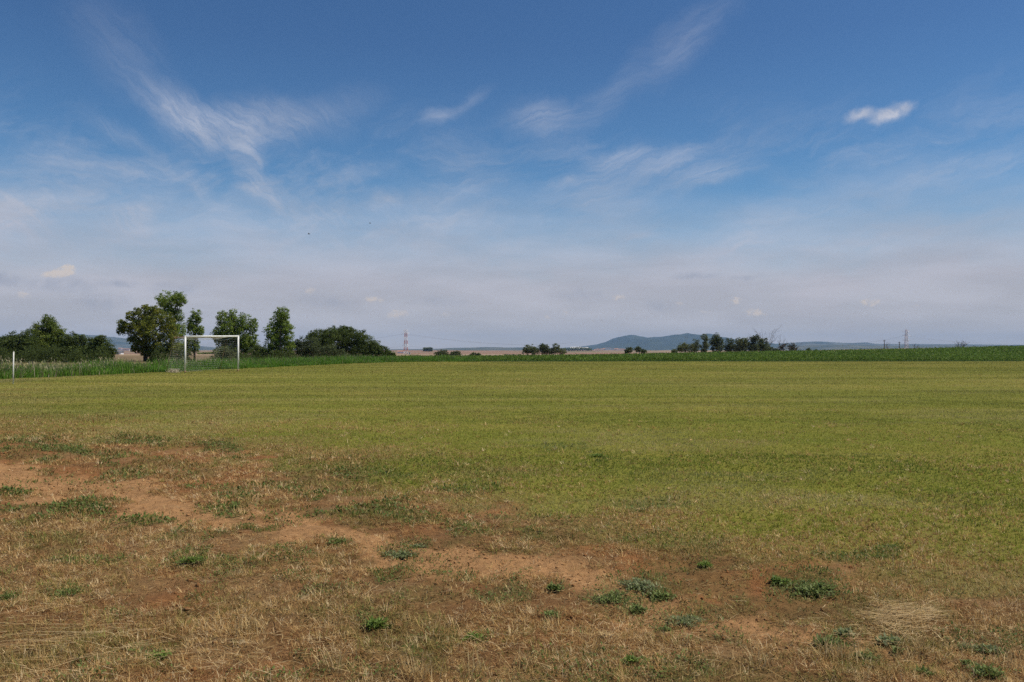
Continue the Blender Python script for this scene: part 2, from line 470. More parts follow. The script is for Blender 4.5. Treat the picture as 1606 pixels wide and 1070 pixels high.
def build_straw():
    P = []
    # short dead litter everywhere the turf is thin
    for n in (430000, 430000):
        x, y = scatter_fade(3.6, 21, n, 2.2)
        lm = .016 + .0022 * y; wm = .00062 * y
        g, b, c, d, rd, mt = zones6(x, y)
        dn = fbm(x * 1.6, y * 1.6, 180, 4)
        pr = (1 - g) * (1 - .80 * b) * (1 - .4 * rd) * np.clip(.42 + 2.6 * (dn - .40), .10, 1) + g * d * .30
        keep = rng.random(n) < pr
        x, y, dn, rd, lm, wm, mt = x[keep], y[keep], dn[keep], rd[keep], lm[keep], wm[keep], mt[keep]; m = len(x)
        col = pick(DRYS, m)
        br = rng.random(m) < .40 - 1.5 * (dn - .5) + .2 * rd
        col[br] = pick(BROWNS, int(br.sum()))
        ol = rng.random(m) < .06 + .7 * mt
        col[ol] = pick([(.27, .19, .06), (.33, .23, .08), (.23, .175, .05), (.26, .22, .06)], int(ol.sum()))
        up = rng.random(m) < .3 * sst(.4, .62, fbm(x * 1.1, y * 1.1, 195, 3)) + .05
        lean = np.where(up, np.abs(rng.normal(.6, .35, m)), rng.normal(1.42, .16, m))
        L = lm * rng.lognormal(0, .5, m); W = wm * rng.uniform(.5, 1.3, m)
        az = rng.uniform(0, 2 * np.pi, m)
        pos = np.stack([x, y, terrain(x, y) + rng.uniform(.0, .014, m)], -1)
        P.append((pos, az, lean, L, W, col))
    # tussocks of dead grass: blades leaning out of one root, all of one colour
    for kinds in range(2):
        nc = 58000
        x, y = scatter_fade(3.6, 19, nc, 2.1)
        g, b, c, d, rd, mt = zones6(x, y)
        dn = fbm(x * 1.6, y * 1.6, 180, 4); cn = fbm(x * .9, y * .9, 198, 3)
        keep = rng.random(nc) < (1 - (.75 + .2 * sst(8, 14, y)) * g) * (1 - .9 * b) * (1 - .55 * rd)  * np.clip(.35 + 3.0 * (dn - .42), .08, 1)
        x, y, dn, cn, mt, g = x[keep], y[keep], dn[keep], cn[keep], mt[keep], g[keep]; m0 = len(x)
        base = pick([(.60, .39, .15), (.70, .49, .22), (.50, .31, .11), (.78, .59, .32), (.42, .24, .085)], m0)
        q = rng.random(m0)
        ol = q < .07 + .34 * mt + .26 * sst(.54, .68, cn)
        base[ol] = pick([(.30, .235, .07), (.36, .29, .09), (.24, .20, .055), (.26, .27, .06)], int(ol.sum()))
        br = (q > .80 + .15 * (dn - .5)) & ~ol
        base[br] = pick([(.29, .145, .052), (.36, .19, .072), (.22, .105, .038)], int(br.sum()))
        sc = rng.lognormal(0, .35, m0) * (.8 + .03 * y)
        k = 13
        X = np.repeat(x, k); Y = np.repeat(y, k); S = np.repeat(sc, k); m = m0 * k
        az = rng.uniform(0, 2 * np.pi, m); rr_ = np.abs(rng.normal(0, .011, m)) * S
        X = X + np.cos(az) * rr_; Y = Y + np.sin(az) * rr_
        pos = np.stack([X, Y, terrain(X, Y) - .003], -1)
        P.append((pos, az + rng.normal(0, .4, m), np.abs(rng.normal(.95, .38, m)), .042 * S * rng.uniform(.5, 1.4, m), .0026 * np.maximum(1, np.repeat(y, k) / 5.5) * rng.uniform(.6, 1.3, m),
                  np.repeat(base, k, axis=0) * rng.uniform(.78, 1.22, (m, 1))))
    # long lying stalks, most of them lower left, a few anywhere
    def stalks(n, fx, lm, azm, azs):
        x, y = fx(n)
        az = rng.normal(azm, azs, n) + np.pi * rng.integers(0, 2, n)
        L = lm * rng.lognormal(0, .45, n)
        pos = np.stack([x, y, terrain(x, y) + rng.uniform(.008, .03, n)], -1)
        P.append((pos, az, rng.normal(1.5, .07, n), L, rng.uniform(.0025, .0045, n), pick([(.58, .41, .19), (.50, .34, .14), (.66, .49, .26)], n)))
    def cloudxy(cx, cy, rx, ry):
        def f(n):
            px = cx + rx * rng.normal(0, .5, n); py = np.minimum(cy + ry * rng.normal(0, .5, n), 1110)
            d = H * F / (py - HZ); return (px - CX) / F * d, d
        return f
    stalks(330, cloudxy(110, 1000, 200, 80), .14, .34, .45)
    stalks(36, cloudxy(110, 985, 130, 45), .36, .42, .2)
    stalks(260, cloudxy(420, 1020, 240, 60), .09, .2, .9)
    stalks(420, cloudxy(1060, 1010, 500, 60), .07, .15, .9)
    stalks(420, cloudxy(700, 930, 500, 60), .07, .1, .9)
    stalks(260, cloudxy(300, 850, 260, 40), .13, .1, .8)
    stalks(1500, cloudxy(1420, 967, 46, 17), .085, .05, .45)     # the yellow heap of cut straw
    stalks(400, cloudxy(1400, 985, 120, 34), .07, .1, .9)
    # pale tufts that stand up
    for cx, cy, s, k in ((283, 853, .10, 70), (305, 850, .09, 60), (522, 1042, .12, 90), (655, 1055, .14, 80), (665, 1062, .12, 60), (1297, 1027, .12, 80),
                         (1332, 1032, .10, 60), (385, 990, .12, 100), (400, 985, .10, 70), (650, 1010, .09, 40), (690, 985, .07, 40), (745, 1055, .12, 60),
                         (1420, 1030, .1, 70), (1440, 1028, .09, 60), (865, 985, .1, 40), (485, 940, .09, 40), (615, 862, .1, 40), (1590, 1045, .13, 60), (1030, 1000, .1, 50),
                         (365, 905, .09, 60), (1195, 1040, .1, 50), (940, 1020, .09, 50), (820, 1045, .1, 50), (60, 1030, .1, 40), (150, 850, .1, 40)):
        x0, y0 = gp(cx, cy)
        x = x0 + rng.normal(0, .045, k); y = y0 + rng.normal(0, .05, k)
        pos = np.stack([x, y, terrain(x, y)], -1)
        P.append((pos, rng.uniform(0, 2 * np.pi, k), np.abs(rng.normal(.55, .35, k)), s * rng.uniform(.5, 1.2, k), rng.uniform(.003, .005, k),
                  pick([(.52, .36, .15), (.45, .30, .12), (.58, .43, .21)], k)))
    A = [np.concatenate([p[i] for p in P]) for i in range(6)]
    o = blades('dry_straw', M_STRAW, *A, curl=.12)
    props(o, 'dry straw and dead grass litter on bare reddish soil', 'straw', None, 'stuff')


def build_clods():
    """crumbs and little clods of earth lying on the bare soil"""
    ico = np.array([[1, 0, 0], [-1, 0, 0], [0, 1, 0], [0, -1, 0], [0, 0, 1], [0, 0, -1.0]])
    tri = np.array([[0, 2, 4], [2, 1, 4], [1, 3, 4], [3, 0, 4], [2, 0, 5], [1, 2, 5], [3, 1, 5], [0, 3, 5]])
    n = 80000
    x, y = scatter_fade(3.6, 18, n, 2.05)
    g, b, c, d, rd, mt = zones6(x, y)
    keep = rng.random(n) < (1 - g) * (.25 + .5 * b) * np.clip(.2 + 3 * (fbm(x * 2.3, y * 2.3, 501, 3) - .42), .05, 1)
    x, y, b, rd = x[keep], y[keep], b[keep], rd[keep]; m = len(x)
    s = .0055 * rng.lognormal(0, .5, m) * (.75 + .06 * y)
    V = ico[None] * s[:, None, None] * rng.uniform(.5, 1.4, (m, 6, 1)) * np.array([1.15, 1.0, .75]) + np.stack([x, y, terrain(x, y) + s * .3], -1)[:, None, :]
    col = mixc(mixc(np.broadcast_to(SOILD, (m, 3)), SOILR, rd), SOIL, b) * rng.uniform(.75, 1.2, (m, 1))
    T = (tri[None] + (np.arange(m) * 6)[:, None, None]).reshape(-1, 3)
    o = mesh_from('soil_clods', V.reshape(-1, 3), [T], M_CLOD, colors=np.repeat(col, 6, axis=0))
    props(o, 'small crumbs and clods of reddish earth on the bare ground', 'clods', None, 'stuff')


def leaf_quads(pos, size, col, flat=.5, aspect=.5):
    """small folded leaves of random heading: four corners each"""
    N = len(pos)
    az = rng.uniform(0, 2 * np.pi, N); el = np.abs(rng.normal(flat, .35, N))
    d = np.stack([np.cos(az) * np.cos(el), np.sin(az) * np.cos(el), np.sin(el)], -1)
    s = np.stack([-np.sin(az), np.cos(az), rng.normal(0, .35, N)], -1)
    sz = size[:, None]
    V = np.stack([pos, pos + d * sz * .5 + s * sz * aspect * .5, pos + d * sz, pos + d * sz * .5 - s * sz * aspect * .5], 1).reshape(-1, 3)
    b = np.arange(N) * 4
    return V, np.stack([b, b + 1, b + 2, b + 3], -1), np.repeat(col, 4, axis=0)


def build_cover():
    """low leafy ground cover (clover, knotgrass) and short green grass on the worn ground"""
    VV, QQ, CC, off = [], [], [], 0
    for dmin, dmax, n, sm in ((3.7, 8, 250000, .018), (8, 17, 290000, .036)):
        x, y = scatter(dmin, dmax, n)
        g, b, c, d, rd, mt = zones6(x, y)
        cl = fbm(x * 9, y * 9, 200, 2)
        isc = rng.random(n) < c ** .7 * sst(.28, .5, cl) * (1 - .8 * g * (y > 7))
        keep = isc | (rng.random(n) < .42 * mt * sst(.36, .6, cl) * (1 - g))
        x, y, c, isc = x[keep], y[keep], c[keep], isc[keep]; m = len(x)
        z = terrain(x, y) + rng.uniform(.0, 1, m) ** 1.5 * (.02 + .06 * c * fbm(x * 4, y * 4, 210, 2))
        hue = fbm(x * .8, y * .8, 220, 2)[:, None]
        col = (1 - hue) * pick([(.085, .14, .025), (.11, .165, .03), (.075, .11, .025)], m) + hue * pick([(.15, .19, .04), (.19, .22, .05), (.16, .15, .045)], m)
        nm = ~isc
        col[nm] = pick([(.22, .165, .045), (.17, .145, .036), (.27, .20, .065), (.19, .115, .04)], int(nm.sum()))
        V, Q, Cc = leaf_quads(np.stack([x, y, z], -1), sm * rng.uniform(.6, 1.5, m), col, .6, .45)
        VV.append(V); QQ.append(Q + off); CC.append(Cc); off += len(V)
    o = mesh_from('ground_cover', np.concatenate(VV), [np.concatenate(QQ)], M_WEED, colors=np.concatenate(CC))
    props(o, 'low dark green ground cover growing in patches on the bare soil', 'ground cover', None, 'stuff')


def weed(px, py, wpx, hpx, label, stems, hues, flat=False):
    """one leafy weed: prostrate or bushy stems with small leaves, sized from its width and height in the photo"""
    x0, y0 = gp(px, py); s = y0 / F
    rw, hh = wpx * s * .62, max(hpx * s * .5, .022)
    pts, sz, cols = [], [], []
    lf, asp, nl = rng.uniform(.017, .034), rng.uniform(.24, .6), int(rng.integers(11, 20))
    VV, QQ, CC, off = [], [], [], 0
    for k in range(stems):
        a = rng.uniform(0, 2 * np.pi); reach = rw * math.sqrt(rng.uniform(.05, 1)); top = hh * rng.uniform(.45, 1) * (1 - .55 * (reach / rw) ** 2)
        t = np.sort(rng.random(nl))
        bx = rng.normal(0, rw * .12); by = rng.normal(0, rw * .12)
        x = bx + np.cos(a) * reach * t ** (1.1) + rng.normal(0, .006, nl); y = by + np.sin(a) * reach * .85 * t + rng.normal(0, .006, nl)
        zz = top * np.sin(np.minimum(t * 1.9, 1.57)) + rng.normal(0, .004, nl)
        pts.append(np.stack([x, y, np.maximum(zz, .003)], -1)); sz.append(rng.uniform(.5, 1.3, nl) * lf); cols.append(pick(hues, nl))
        # the stem itself, a thin ribbon
        sx = np.array([bx, bx + np.cos(a) * reach * .5, bx + np.cos(a) * reach]); sy = np.array([by, by + np.sin(a) * reach * .42, by + np.sin(a) * reach * .85])
        sz3 = np.array([0, top * .8, top]); wd = .0022
        nx, ny = -np.sin(a) * wd, np.cos(a) * wd
        V = np.array([[sx[0] - nx, sy[0] - ny, sz3[0]], [sx[0] + nx, sy[0] + ny, sz3[0]], [sx[1] + nx, sy[1] + ny, sz3[1]], [sx[1] - nx, sy[1] - ny, sz3[1]],
                      [sx[2] + nx, sy[2] + ny, sz3[2]], [sx[2] - nx, sy[2] - ny, sz3[2]]])
        VV.append(V); QQ.append(np.array([[0, 1, 2, 3], [3, 2, 4, 5]]) + off); CC.append(np.tile([[.12, .12, .05]], (6, 1))); off += 6
    P = np.concatenate(pts); S = np.concatenate(sz); K = np.concatenate(cols)
    V, Q, Cc = leaf_quads(P, S, K, .45, asp)
    VV.append(V); QQ.append(Q + off); CC.append(Cc)
    o = mesh_from('weed', np.concatenate(VV), [np.concatenate(QQ)], M_WEED, colors=np.concatenate(CC))
    o.location = (x0, y0, float(terrain(x0, y0)) - .003)
    props(o, label, 'weed', 'weeds growing on the worn ground')


BLUEG = [(.20, .23, .09), (.25, .275, .12), (.16, .185, .065), (.30, .315, .155)]
DARKG = [(.15, .19, .045), (.19, .235, .056), (.12, .15, .035), (.24, .26, .08)]
MIDG = [(.16, .23, .038), (.21, .28, .052), (.13, .185, .032)]


WEEDS = [
        (628, 868, 52, 14, 'blue green weed sprawling alone across the bare path', 34, BLUEG),
        (655, 858, 36, 10, 'small grey green weed at the right end of the sprawling path weed', 18, BLUEG),
        (527, 852, 28, 8, 'small dark round weed on the path beside the pale tuft', 16, DARKG),
        (960, 936, 70, 22, 'dark spreading weed, left clump of the big patch in the path', 50, DARKG),
        (1003, 918, 66, 26, 'tall grey green weed, middle of the big patch in the path', 60, BLUEG),
        (1035, 930, 40, 18, 'weed on the right edge of the big patch in the path', 30, DARKG),
        (996, 952, 40, 14, 'flat weed nearest the camera below the big patch in the path', 28, DARKG),
        (1075, 974, 62, 18, 'long bluish weed lying across the path right of its big patch', 46, BLUEG),
        (1040, 986, 30, 12, 'small weed just left of the long bluish weed', 18, DARKG),
        (872, 922, 26, 8, 'lone small dark weed in the middle of the bare path', 16, DARKG),
        (866, 968, 26, 10, 'dark weed under the path among dead grass', 18, DARKG),
        (1222, 912, 36, 20, 'bright green weed left of the broad weed patch', 34, MIDG),
        (1275, 925, 80, 28, 'broad leafy weed patch at the edge of the turf on the right', 90, DARKG),
        (1300, 1008, 46, 22, 'bushy dark weed with upright tips on bare soil', 44, DARKG),
        (1322, 992, 22, 20, 'thin upright weed leaning over the bushy dark weed', 16, BLUEG),
        (1356, 1030, 44, 28, 'largest bushy weed near the bottom edge with deep shade under it', 60, DARKG),
        (1394, 1008, 34, 22, 'compact round weed just in front of the yellow straw heap', 40, BLUEG),
        (1408, 1022, 12, 8, 'tiny dark seedling between the straw heap and the bottom edge', 8, DARKG),
        (1447, 1056, 24, 12, 'small low dark weed at the bottom edge right of the largest one', 20, DARKG),
        (1545, 1062, 44, 24, 'thorny dark weed in the bottom right corner', 46, DARKG),
        (1518, 1046, 18, 10, 'small weed just left of the bottom right corner weed', 14, DARKG),
        (1515, 1016, 26, 11, 'weed creeping over bare soil above the bottom right corner', 20, BLUEG),
        (1548, 1020, 34, 7, 'flat trailing weed near the right edge of the bare soil', 20, BLUEG),
        (988, 1035, 22, 20, 'upright green weed left of the grassy patch at the bottom', 22, MIDG),
        (590, 985, 34, 24, 'leafy mid green weed among the dead grass at bottom centre', 34, MIDG),
        (742, 1000, 34, 18, 'pale green weed right of bottom centre among the straw', 28, MIDG),
        (300, 885, 46, 22, 'bright green clump of weed below the path on the left', 44, MIDG),
        (250, 1030, 34, 18, 'green weed among long straw in the bottom left', 30, MIDG),
        (110, 930, 44, 10, 'flat dark weed above the long straw on the left', 26, DARKG),
        (12, 938, 22, 14, 'dark weed at the left edge of the picture', 18, DARKG),
        (936, 718, 22, 12, 'lone dark green weed standing out of the mown turf', 40, MIDG),
        (1108, 886, 26, 14, 'small bright weed on red soil behind the path patch', 22, MIDG),
    ]
PATCH += [(w[0], w[1] - w[3] * .3, w[2] * .75, w[3] * .75, .38) for w in WEEDS]


def build_weeds():
    for a in WEEDS: weed(*a)


# ------------------------------------------------------------------ field edge
def build_crop():
    VV, QQ, CC, off = [], [], [], 0
    for dmin, dmax, n, s in ((104, 116, 90000, .20), (116, 150, 100000, .26), (150, 232, 150000, .34)):
        y = rng.uniform(dmin, dmax, n)
        xl = -16 - (y - 100) * .22; xr = .72 * y + 6
        x = xl + (xr - xl) * rng.random(n)
        row = np.sin(y * 2 * np.pi / .75)
        ht = (.42 + .26 * fbm(x * .25, y * .25, 230, 3)) * (.75 + .25 * row)
        edge = sst(dmin, dmin + .01, y)
        z = terrain(x, y) + ht * rng.uniform(.15, 1.05, n)
        cn = fbm(x * .1, y * .2, 240, 3)[:, None]
        col = pick([(.088, .152, .019), (.105, .175, .024), (.07, .12, .017), (.15, .205, .033)], n) * (.8 + .4 * cn)
        ye = rng.random(n) < .05
        col[ye] = pick([(.22, .24, .08), (.18, .20, .06)], int(ye.sum()))
        V, Q, Cc = leaf_quads(np.stack([x, y, z], -1), s * rng.uniform(.6, 1.3, n), col, .5, .55)
        VV.append(V); QQ.append(Q + off); CC.append(Cc); off += len(V)
    o = mesh_from('crop', np.concatenate(VV), [np.concatenate(QQ)], M_CROP, colors=np.concatenate(CC))
    props(o, 'dark green leafy crop growing in a band beyond the pitch', 'crop', None, 'stuff')


EDGE = [(-40, 25.5, 30), (-27.3, 42, 0), (-25.9, 47, 0), (-25.0, 52, 0), (-23.6, 58, 0), (-21.4, 68, 0), (-20.6, 80, 0), (-17.5, 90, 0), (-12, 100, 0), (-4, 103.5, 0)]


def build_verge():
    E = np.array([(e[0], e[1]) for e in EDGE[0:]])
    E[0] = (-30, 33)
    seg = np.diff(E, axis=0); ln = np.hypot(seg[:, 0], seg[:, 1]); cum = np.concatenate([[0], np.cumsum(ln)])
    n = 95000
    t = rng.random(n) ** .9 * cum[-1]
    k = np.clip(np.searchsorted(cum, t) - 1, 0, len(seg) - 1)
    u = (t - cum[k]) / ln[k]
    p = E[k] + seg[k] * u[:, None]
    nrm = np.stack([-seg[k, 1], seg[k, 0]], -1) / ln[k][:, None]      # to the left of the line: away from the pitch
    dep = rng.random(n) ** 1.5 * 7.0
    dep = dep + (fbm(t * .35, t * 0, 250, 3) - .5) * 1.6
    p = p + nrm * dep[:, None]
    x, y = p[:, 0], p[:, 1]
    hs = (.26 + .55 * sst(.2, .8, fbm(x * .7, y * .7, 260, 4))) * sst(-.8, 1.2, dep) * (1 + .25 * (1 - sst(42, 54, y))) + .10
    tall = rng.random(n) < .30
    L = hs * rng.uniform(.55, 1.15, n) * np.where(tall, 1.2, 1)
    gn = fbm(x * .35, y * .35, 270, 3)
    col = pick([(.13, .27, .03), (.16, .31, .04), (.10, .20, .025), (.20, .30, .045)], n)
    col = col * (.62 + .75 * fbm(x * .9, y * .9, 265, 3))[:, None]
    pale = rng.random(n) < np.where(tall, .5, .02) * (1 - .75 * sst(46, 60, y)) + .08 * (gn > .6)
    col[pale] = pick([(.36, .30, .17), (.28, .25, .13), (.42, .36, .24), (.24, .24, .10)], int(pale.sum()))
    pos = np.stack([x, y, terrain(x, y) - .01], -1)
    A = [pos, rng.uniform(0, 2 * np.pi, n), np.abs(rng.normal(.16, .16, n)), L, rng.uniform(.02, .045, n), col]
    # seed heads: short wide pale blades on top of the tall stems
    tp = tall & (rng.random(n) < .75 - .6 * sst(46, 62, y)) & (dep > .8)
    m = int(tp.sum())
    hp = pos[tp] + np.stack([rng.normal(0, .05, m), rng.normal(0, .05, m), L[tp] * .88], -1)
    B = [hp, rng.uniform(0, 2 * np.pi, m), np.abs(rng.normal(.4, .3, m)), rng.uniform(.08, .2, m), rng.uniform(.03, .06, m),
         pick([(.42, .35, .19), (.36, .30, .15), (.46, .40, .25), (.30, .28, .13)], m) * (1 - .5 * sst(60, 80, y[tp]))[:, None]]
    A = [np.concatenate([a, b]) for a, b in zip(A, B)]
    o = blades('tall_weeds', M_GRASS, *A, curl=.25)
    props(o, 'tall green weeds with pale seed heads along the left edge of the pitch', 'tall weeds', None, 'stuff')


# ------------------------------------------------------------------ trees
def crown_mesh(name, blobs, d, parent, base, hues, leaf, dens, gap=.24, shell=.45, depth=.9, seed=1, grow=1.20):
    """blobs in photo pixels (cx, cy, rx, ry) at distance d; every lump is made of leafy tufts with gaps between them"""
    VV, QQ, CC, off = [], [], [], 0
    s = d / F
    for i, bl in enumerate(blobs):
        cx, cy, rx, ry = bl[:4]
        X, Z = at(cx, d), zat(cy, d); a, c = rx * s * grow, ry * s * grow
        bdep = depth * a
        Y = d + rng.normal(0, .25) * bdep
        tr = np.clip(.30 * min(a, c), .16, .42)                       # radius of a tuft
        k = max(6, int(dens * 2.6 * (a * c + a * bdep + c * bdep) / tr ** 2))
        u = rng.normal(size=(k, 3)); u /= np.linalg.norm(u, axis=1)[:, None]
        lump = .74 + .34 * vn3(u[:, 0] * 2.1 + 7 * i, u[:, 1] * 2.1, u[:, 2] * 2.1 + seed, seed + 3)
        r = rng.random(k) ** .38 * lump
        T = np.stack([X + u[:, 0] * a * r, Y + u[:, 1] * bdep * r, Z + u[:, 2] * c * r], -1)
        f = 1.5 / max(.4, min(a, c))
        T = T[vn3(T[:, 0] * f, T[:, 1] * f, T[:, 2] * f, seed + 9) > gap]; k = len(T)
        m = int(4.6 * tr * tr / (leaf * leaf)) + 5
        tint = pick(hues, k)
        w = rng.normal(size=(k, m, 3)); w /= np.linalg.norm(w, axis=2)[..., None]
        rad = tr * rng.uniform(.6, 1.25, (k, 1, 1)) * rng.random((k, m, 1)) ** .45
        P = (T[:, None, :] + w * rad * np.array([1.15, 1.15, .8])).reshape(-1, 3)
        nrm = (w + np.array([0, 0, .45]) + rng.normal(0, .45, (k, m, 3))).reshape(-1, 3)
        nrm /= np.linalg.norm(nrm, axis=1)[:, None]
        col = np.repeat(tint, m, axis=0) * rng.uniform(.82, 1.18, (k * m, 1))
        ok = P[:, 2] > base + .03
        P, nrm, col = P[ok], nrm[ok], col[ok]; n = len(P)
        t1 = np.cross(nrm, rng.normal(size=(n, 3))); t1 /= np.linalg.norm(t1, axis=1)[:, None] + 1e-9
        t2 = np.cross(nrm, t1); sz = (leaf * rng.uniform(.6, 1.3, n) * .5)[:, None]
        V = np.stack([P - t1 * sz, P + t2 * sz * .6, P + t1 * sz, P - t2 * sz * .6], 1).reshape(-1, 3)
        b = np.arange(n) * 4
        VV.append(V); QQ.append(np.stack([b, b + 1, b + 2, b + 3], -1) + off); CC.append(np.repeat(col, 4, axis=0)); off += len(V)
    return mesh_from(name, np.concatenate(VV) - np.array(parent.location), [np.concatenate(QQ)], M_LEAF, parent, np.concatenate(CC))


def tree(name, label, group, px, d, blobs, hues, leaf=.2, dens=1.0, trunk_r=.16, gap=.24, limbs=True, trunks=1, cat='tree', **kw):
    x = at(px, d); z = float(terrain(x, d)); s = d / F
    t = empty(name, (x, d, z), label, cat, group)
    mb = MB(); mid = [np.mean([b[0] for b in blobs]), np.mean([b[1] for b in blobs])]
    lo = max(b[1] for b in blobs)
    tops = sorted(blobs, key=lambda b: b[1])
    for q in range(trunks):
        ox = (q - (trunks - 1) / 2) * trunk_r * 5
        hgt = zat(tops[0][1], d) - z
        tx = at(tops[0][0], d) - x
        pts = [(ox, 0, -.1), (ox * 1.2 + tx * .1, rng.normal(0, .05), hgt * .3), (ox * 1.3 + tx * .5, rng.normal(0, .1), hgt * .65), (ox + tx, rng.normal(0, .1), hgt)]
        mb.tube(pts, [trunk_r * 1.25, trunk_r, trunk_r * .6, trunk_r * .15], 7)
    if limbs:
        for b in blobs:
            bx, bz = at(b[0], d) - x, zat(b[1], d) - z
            st = max(.25, min(bz * .45, hgt * .5))
            mb.tube([(tx * .2 * st / hgt, 0, st), (bx * .5, rng.normal(0, .2), lerp(st, bz, .6)), (bx, rng.normal(0, .2), bz + b[3] * s * .4)],
                    [trunk_r * .5, trunk_r * .35, trunk_r * .08], 5)
    mb.build('trunk', M_BARK, t, True)
    crown_mesh('crown', blobs, d, t, z, hues, leaf, dens, gap, seed=int(px) % 97 + 1, **kw)
    return t


OAK = [(.15, .195, .034), (.175, .23, .042), (.12, .15, .03), (.22, .26, .052)]
DARKOAK = [(.09, .122, .03), (.112, .148, .035), (.075, .098, .026), (.14, .175, .045)]
GOLD = [(.21, .23, .036), (.25, .26, .04), (.165, .19, .033), (.30, .29, .048), (.13, .165, .032)]
FRESH = [(.185, .255, .04), (.22, .295, .05), (.145, .20, .035), (.27, .335, .062)]
OLIVE = [(.14, .165, .065), (.175, .195, .085), (.11, .13, .05), (.205, .22, .095)]
OLIVED = [(.105, .13, .05), (.13, .155, .06), (.085, .10, .04)]


def build_trees():
    G1 = 'trees along the left field edge'
    tree('tree', 'low dark tree cut by the left edge of the picture', G1, 4, 98, [(-6, 545, 18, 18), (6, 540, 12, 12), (4, 556, 14, 12)], DARKOAK, .17, 1.0)
    tree('tree', 'round dark tree between the left edge and the pointed tall tree', G1, 35, 100,
         [(30, 540, 20, 18), (42, 535, 16, 16), (22, 534, 11, 9), (50, 552, 18, 14)], DARKOAK, .17, 1.0)
    tree('tree', 'tall pointed tree rising from the dark clump at far left', G1, 72, 103,
         [(78, 505, 9, 12), (70, 516, 20, 16), (62, 530, 24, 18), (82, 528, 17, 18), (95, 528, 6, 11), (70, 548, 30, 16), (46, 550, 14, 12), (88, 550, 16, 14)], OAK, .17, 1.0)
    tree('tree', 'dark tree right of the pointed one with an uneven top', G1, 118, 99,
         [(115, 540, 17, 17), (108, 534, 9, 9), (126, 532, 8, 8), (120, 555, 20, 13), (104, 553, 13, 13)], DARKOAK, .17, 1.05)
    tree('tree', 'dark rounded tree ending the clump beside the blue hill', G1, 157, 97,
         [(155, 543, 17, 16), (166, 552, 14, 13), (150, 536, 9, 8), (160, 532, 7, 6), (145, 556, 16, 12), (174, 553, 7, 8)], DARKOAK, .17, 1.05)
    tree('broad_tree', 'broad golden green tree left of the goal, the widest here', G1, 228, 104,
         [(191, 509, 8, 9), (189, 520, 7, 7), (199, 516, 9, 11), (205, 496, 8, 9), (214, 490, 7, 7), (222, 500, 16, 14), (229, 484, 7, 7), (238, 488, 9, 9), (246, 487, 8, 8), (245, 500, 18, 14),
          (262, 507, 14, 15), (212, 512, 14, 13), (238, 518, 24, 18), (264, 526, 15, 16), (208, 530, 10, 9), (222, 537, 17, 13), (250, 540, 22, 15), (232, 551, 20, 9), (266, 548, 15, 12), (214, 547, 8, 7)], GOLD, .17, 1.0, .22, grow=1.07)
    tree('tall_tree', 'tall tree with umbrella top rising behind the broad golden tree', G1, 268, 112,
         [(267, 470, 21, 12), (282, 472, 9, 9), (255, 476, 9, 7), (264, 488, 13, 8), (276, 495, 9, 12), (272, 510, 14, 15), (278, 530, 14, 18), (284, 548, 10, 12)], FRESH, .18, .95, .2)
    tree('slender_tree', 'slender ragged tree standing behind the left goal post', G1, 305, 108,
         [(307, 493, 7, 9), (303, 505, 8, 8), (311, 500, 5, 7), (306, 517, 12, 9), (299, 512, 6, 6), (314, 520, 6, 7), (302, 535, 10, 9), (298, 548, 8, 10), (307, 545, 6, 8)], FRESH, .16, .9, .12)
    tree('forked_tree', 'forked tree of three pointed tops behind the right goal post', G1, 370, 106,
         [(348, 500, 9, 13), (364, 498, 9, 13), (384, 506, 10, 14), (396, 512, 8, 12), (345, 520, 10, 13), (362, 518, 14, 16), (382, 525, 14, 16), (396, 532, 8, 12), (352, 540, 11, 11),
          (374, 545, 16, 12), (392, 548, 10, 10), (340, 530, 6, 8), (372, 512, 10, 13), (356, 530, 13, 13), (388, 538, 12, 13)], FRESH, .17, 1.0, .18)
    tree('shrub', 'greyish low shrub at the foot of the forked tree inside the goal', G1, 347, 92, [(342, 556, 10, 9), (352, 553, 9, 8), (360, 557, 9, 8)], OLIVE, .14, .8, .06, cat='shrub')
    tree('column_tree', 'upright column shaped bright tree right of the goal', G1, 438, 100,
         [(443, 491, 9, 9), (438, 500, 13, 13), (441, 513, 15, 12), (428, 520, 12, 14), (452, 521, 9, 11), (440, 530, 17, 14), (425, 540, 9, 13), (440, 548, 16, 12), (455, 540, 7, 9)], FRESH, .17, 1.0, .2)
    tree('shrub', 'low dark shrub between the forked tree and the column shaped tree', G1, 411, 103, [(408, 552, 9, 10), (417, 556, 8, 9), (404, 545, 5, 5)], OAK, .15, .9, .06, cat='shrub')
    tree('shrub', 'dark undergrowth shrub between the first two trees at far left', G1, 16, 106, [(14, 552, 16, 13), (24, 548, 10, 10)], DARKOAK, .17, 1.0, .1, cat='shrub')
    tree('shrub', 'dark undergrowth under the left side of the pointed tree', G1, 56, 108, [(54, 549, 16, 14), (44, 543, 12, 12)], DARKOAK, .17, 1.0, .1, cat='shrub')
    tree('shrub', 'dark undergrowth between the pointed tree and the uneven topped one', G1, 98, 107, [(97, 546, 13, 16), (103, 552, 12, 11)], DARKOAK, .17, 1.0, .1, cat='shrub')
    tree('shrub', 'dark undergrowth filling the gap left of the last dark rounded tree', G1, 138, 106, [(137, 545, 12, 15), (140, 553, 14, 11)], DARKOAK, .17, 1.0, .1, cat='shrub')
    # the dome-shaped thicket: separate big bushes grown together
    G2 = 'bushes of the dome shaped thicket'
    tree('bush', 'grey green bush at the left end of the dome thicket', G2, 478, 108, [(474, 546, 13, 15), (488, 543, 13, 15), (480, 556, 18, 11), (466, 540, 6, 8)], OLIVED, .16, 1.0, .1, cat='bush', trunks=2, gap=.10)
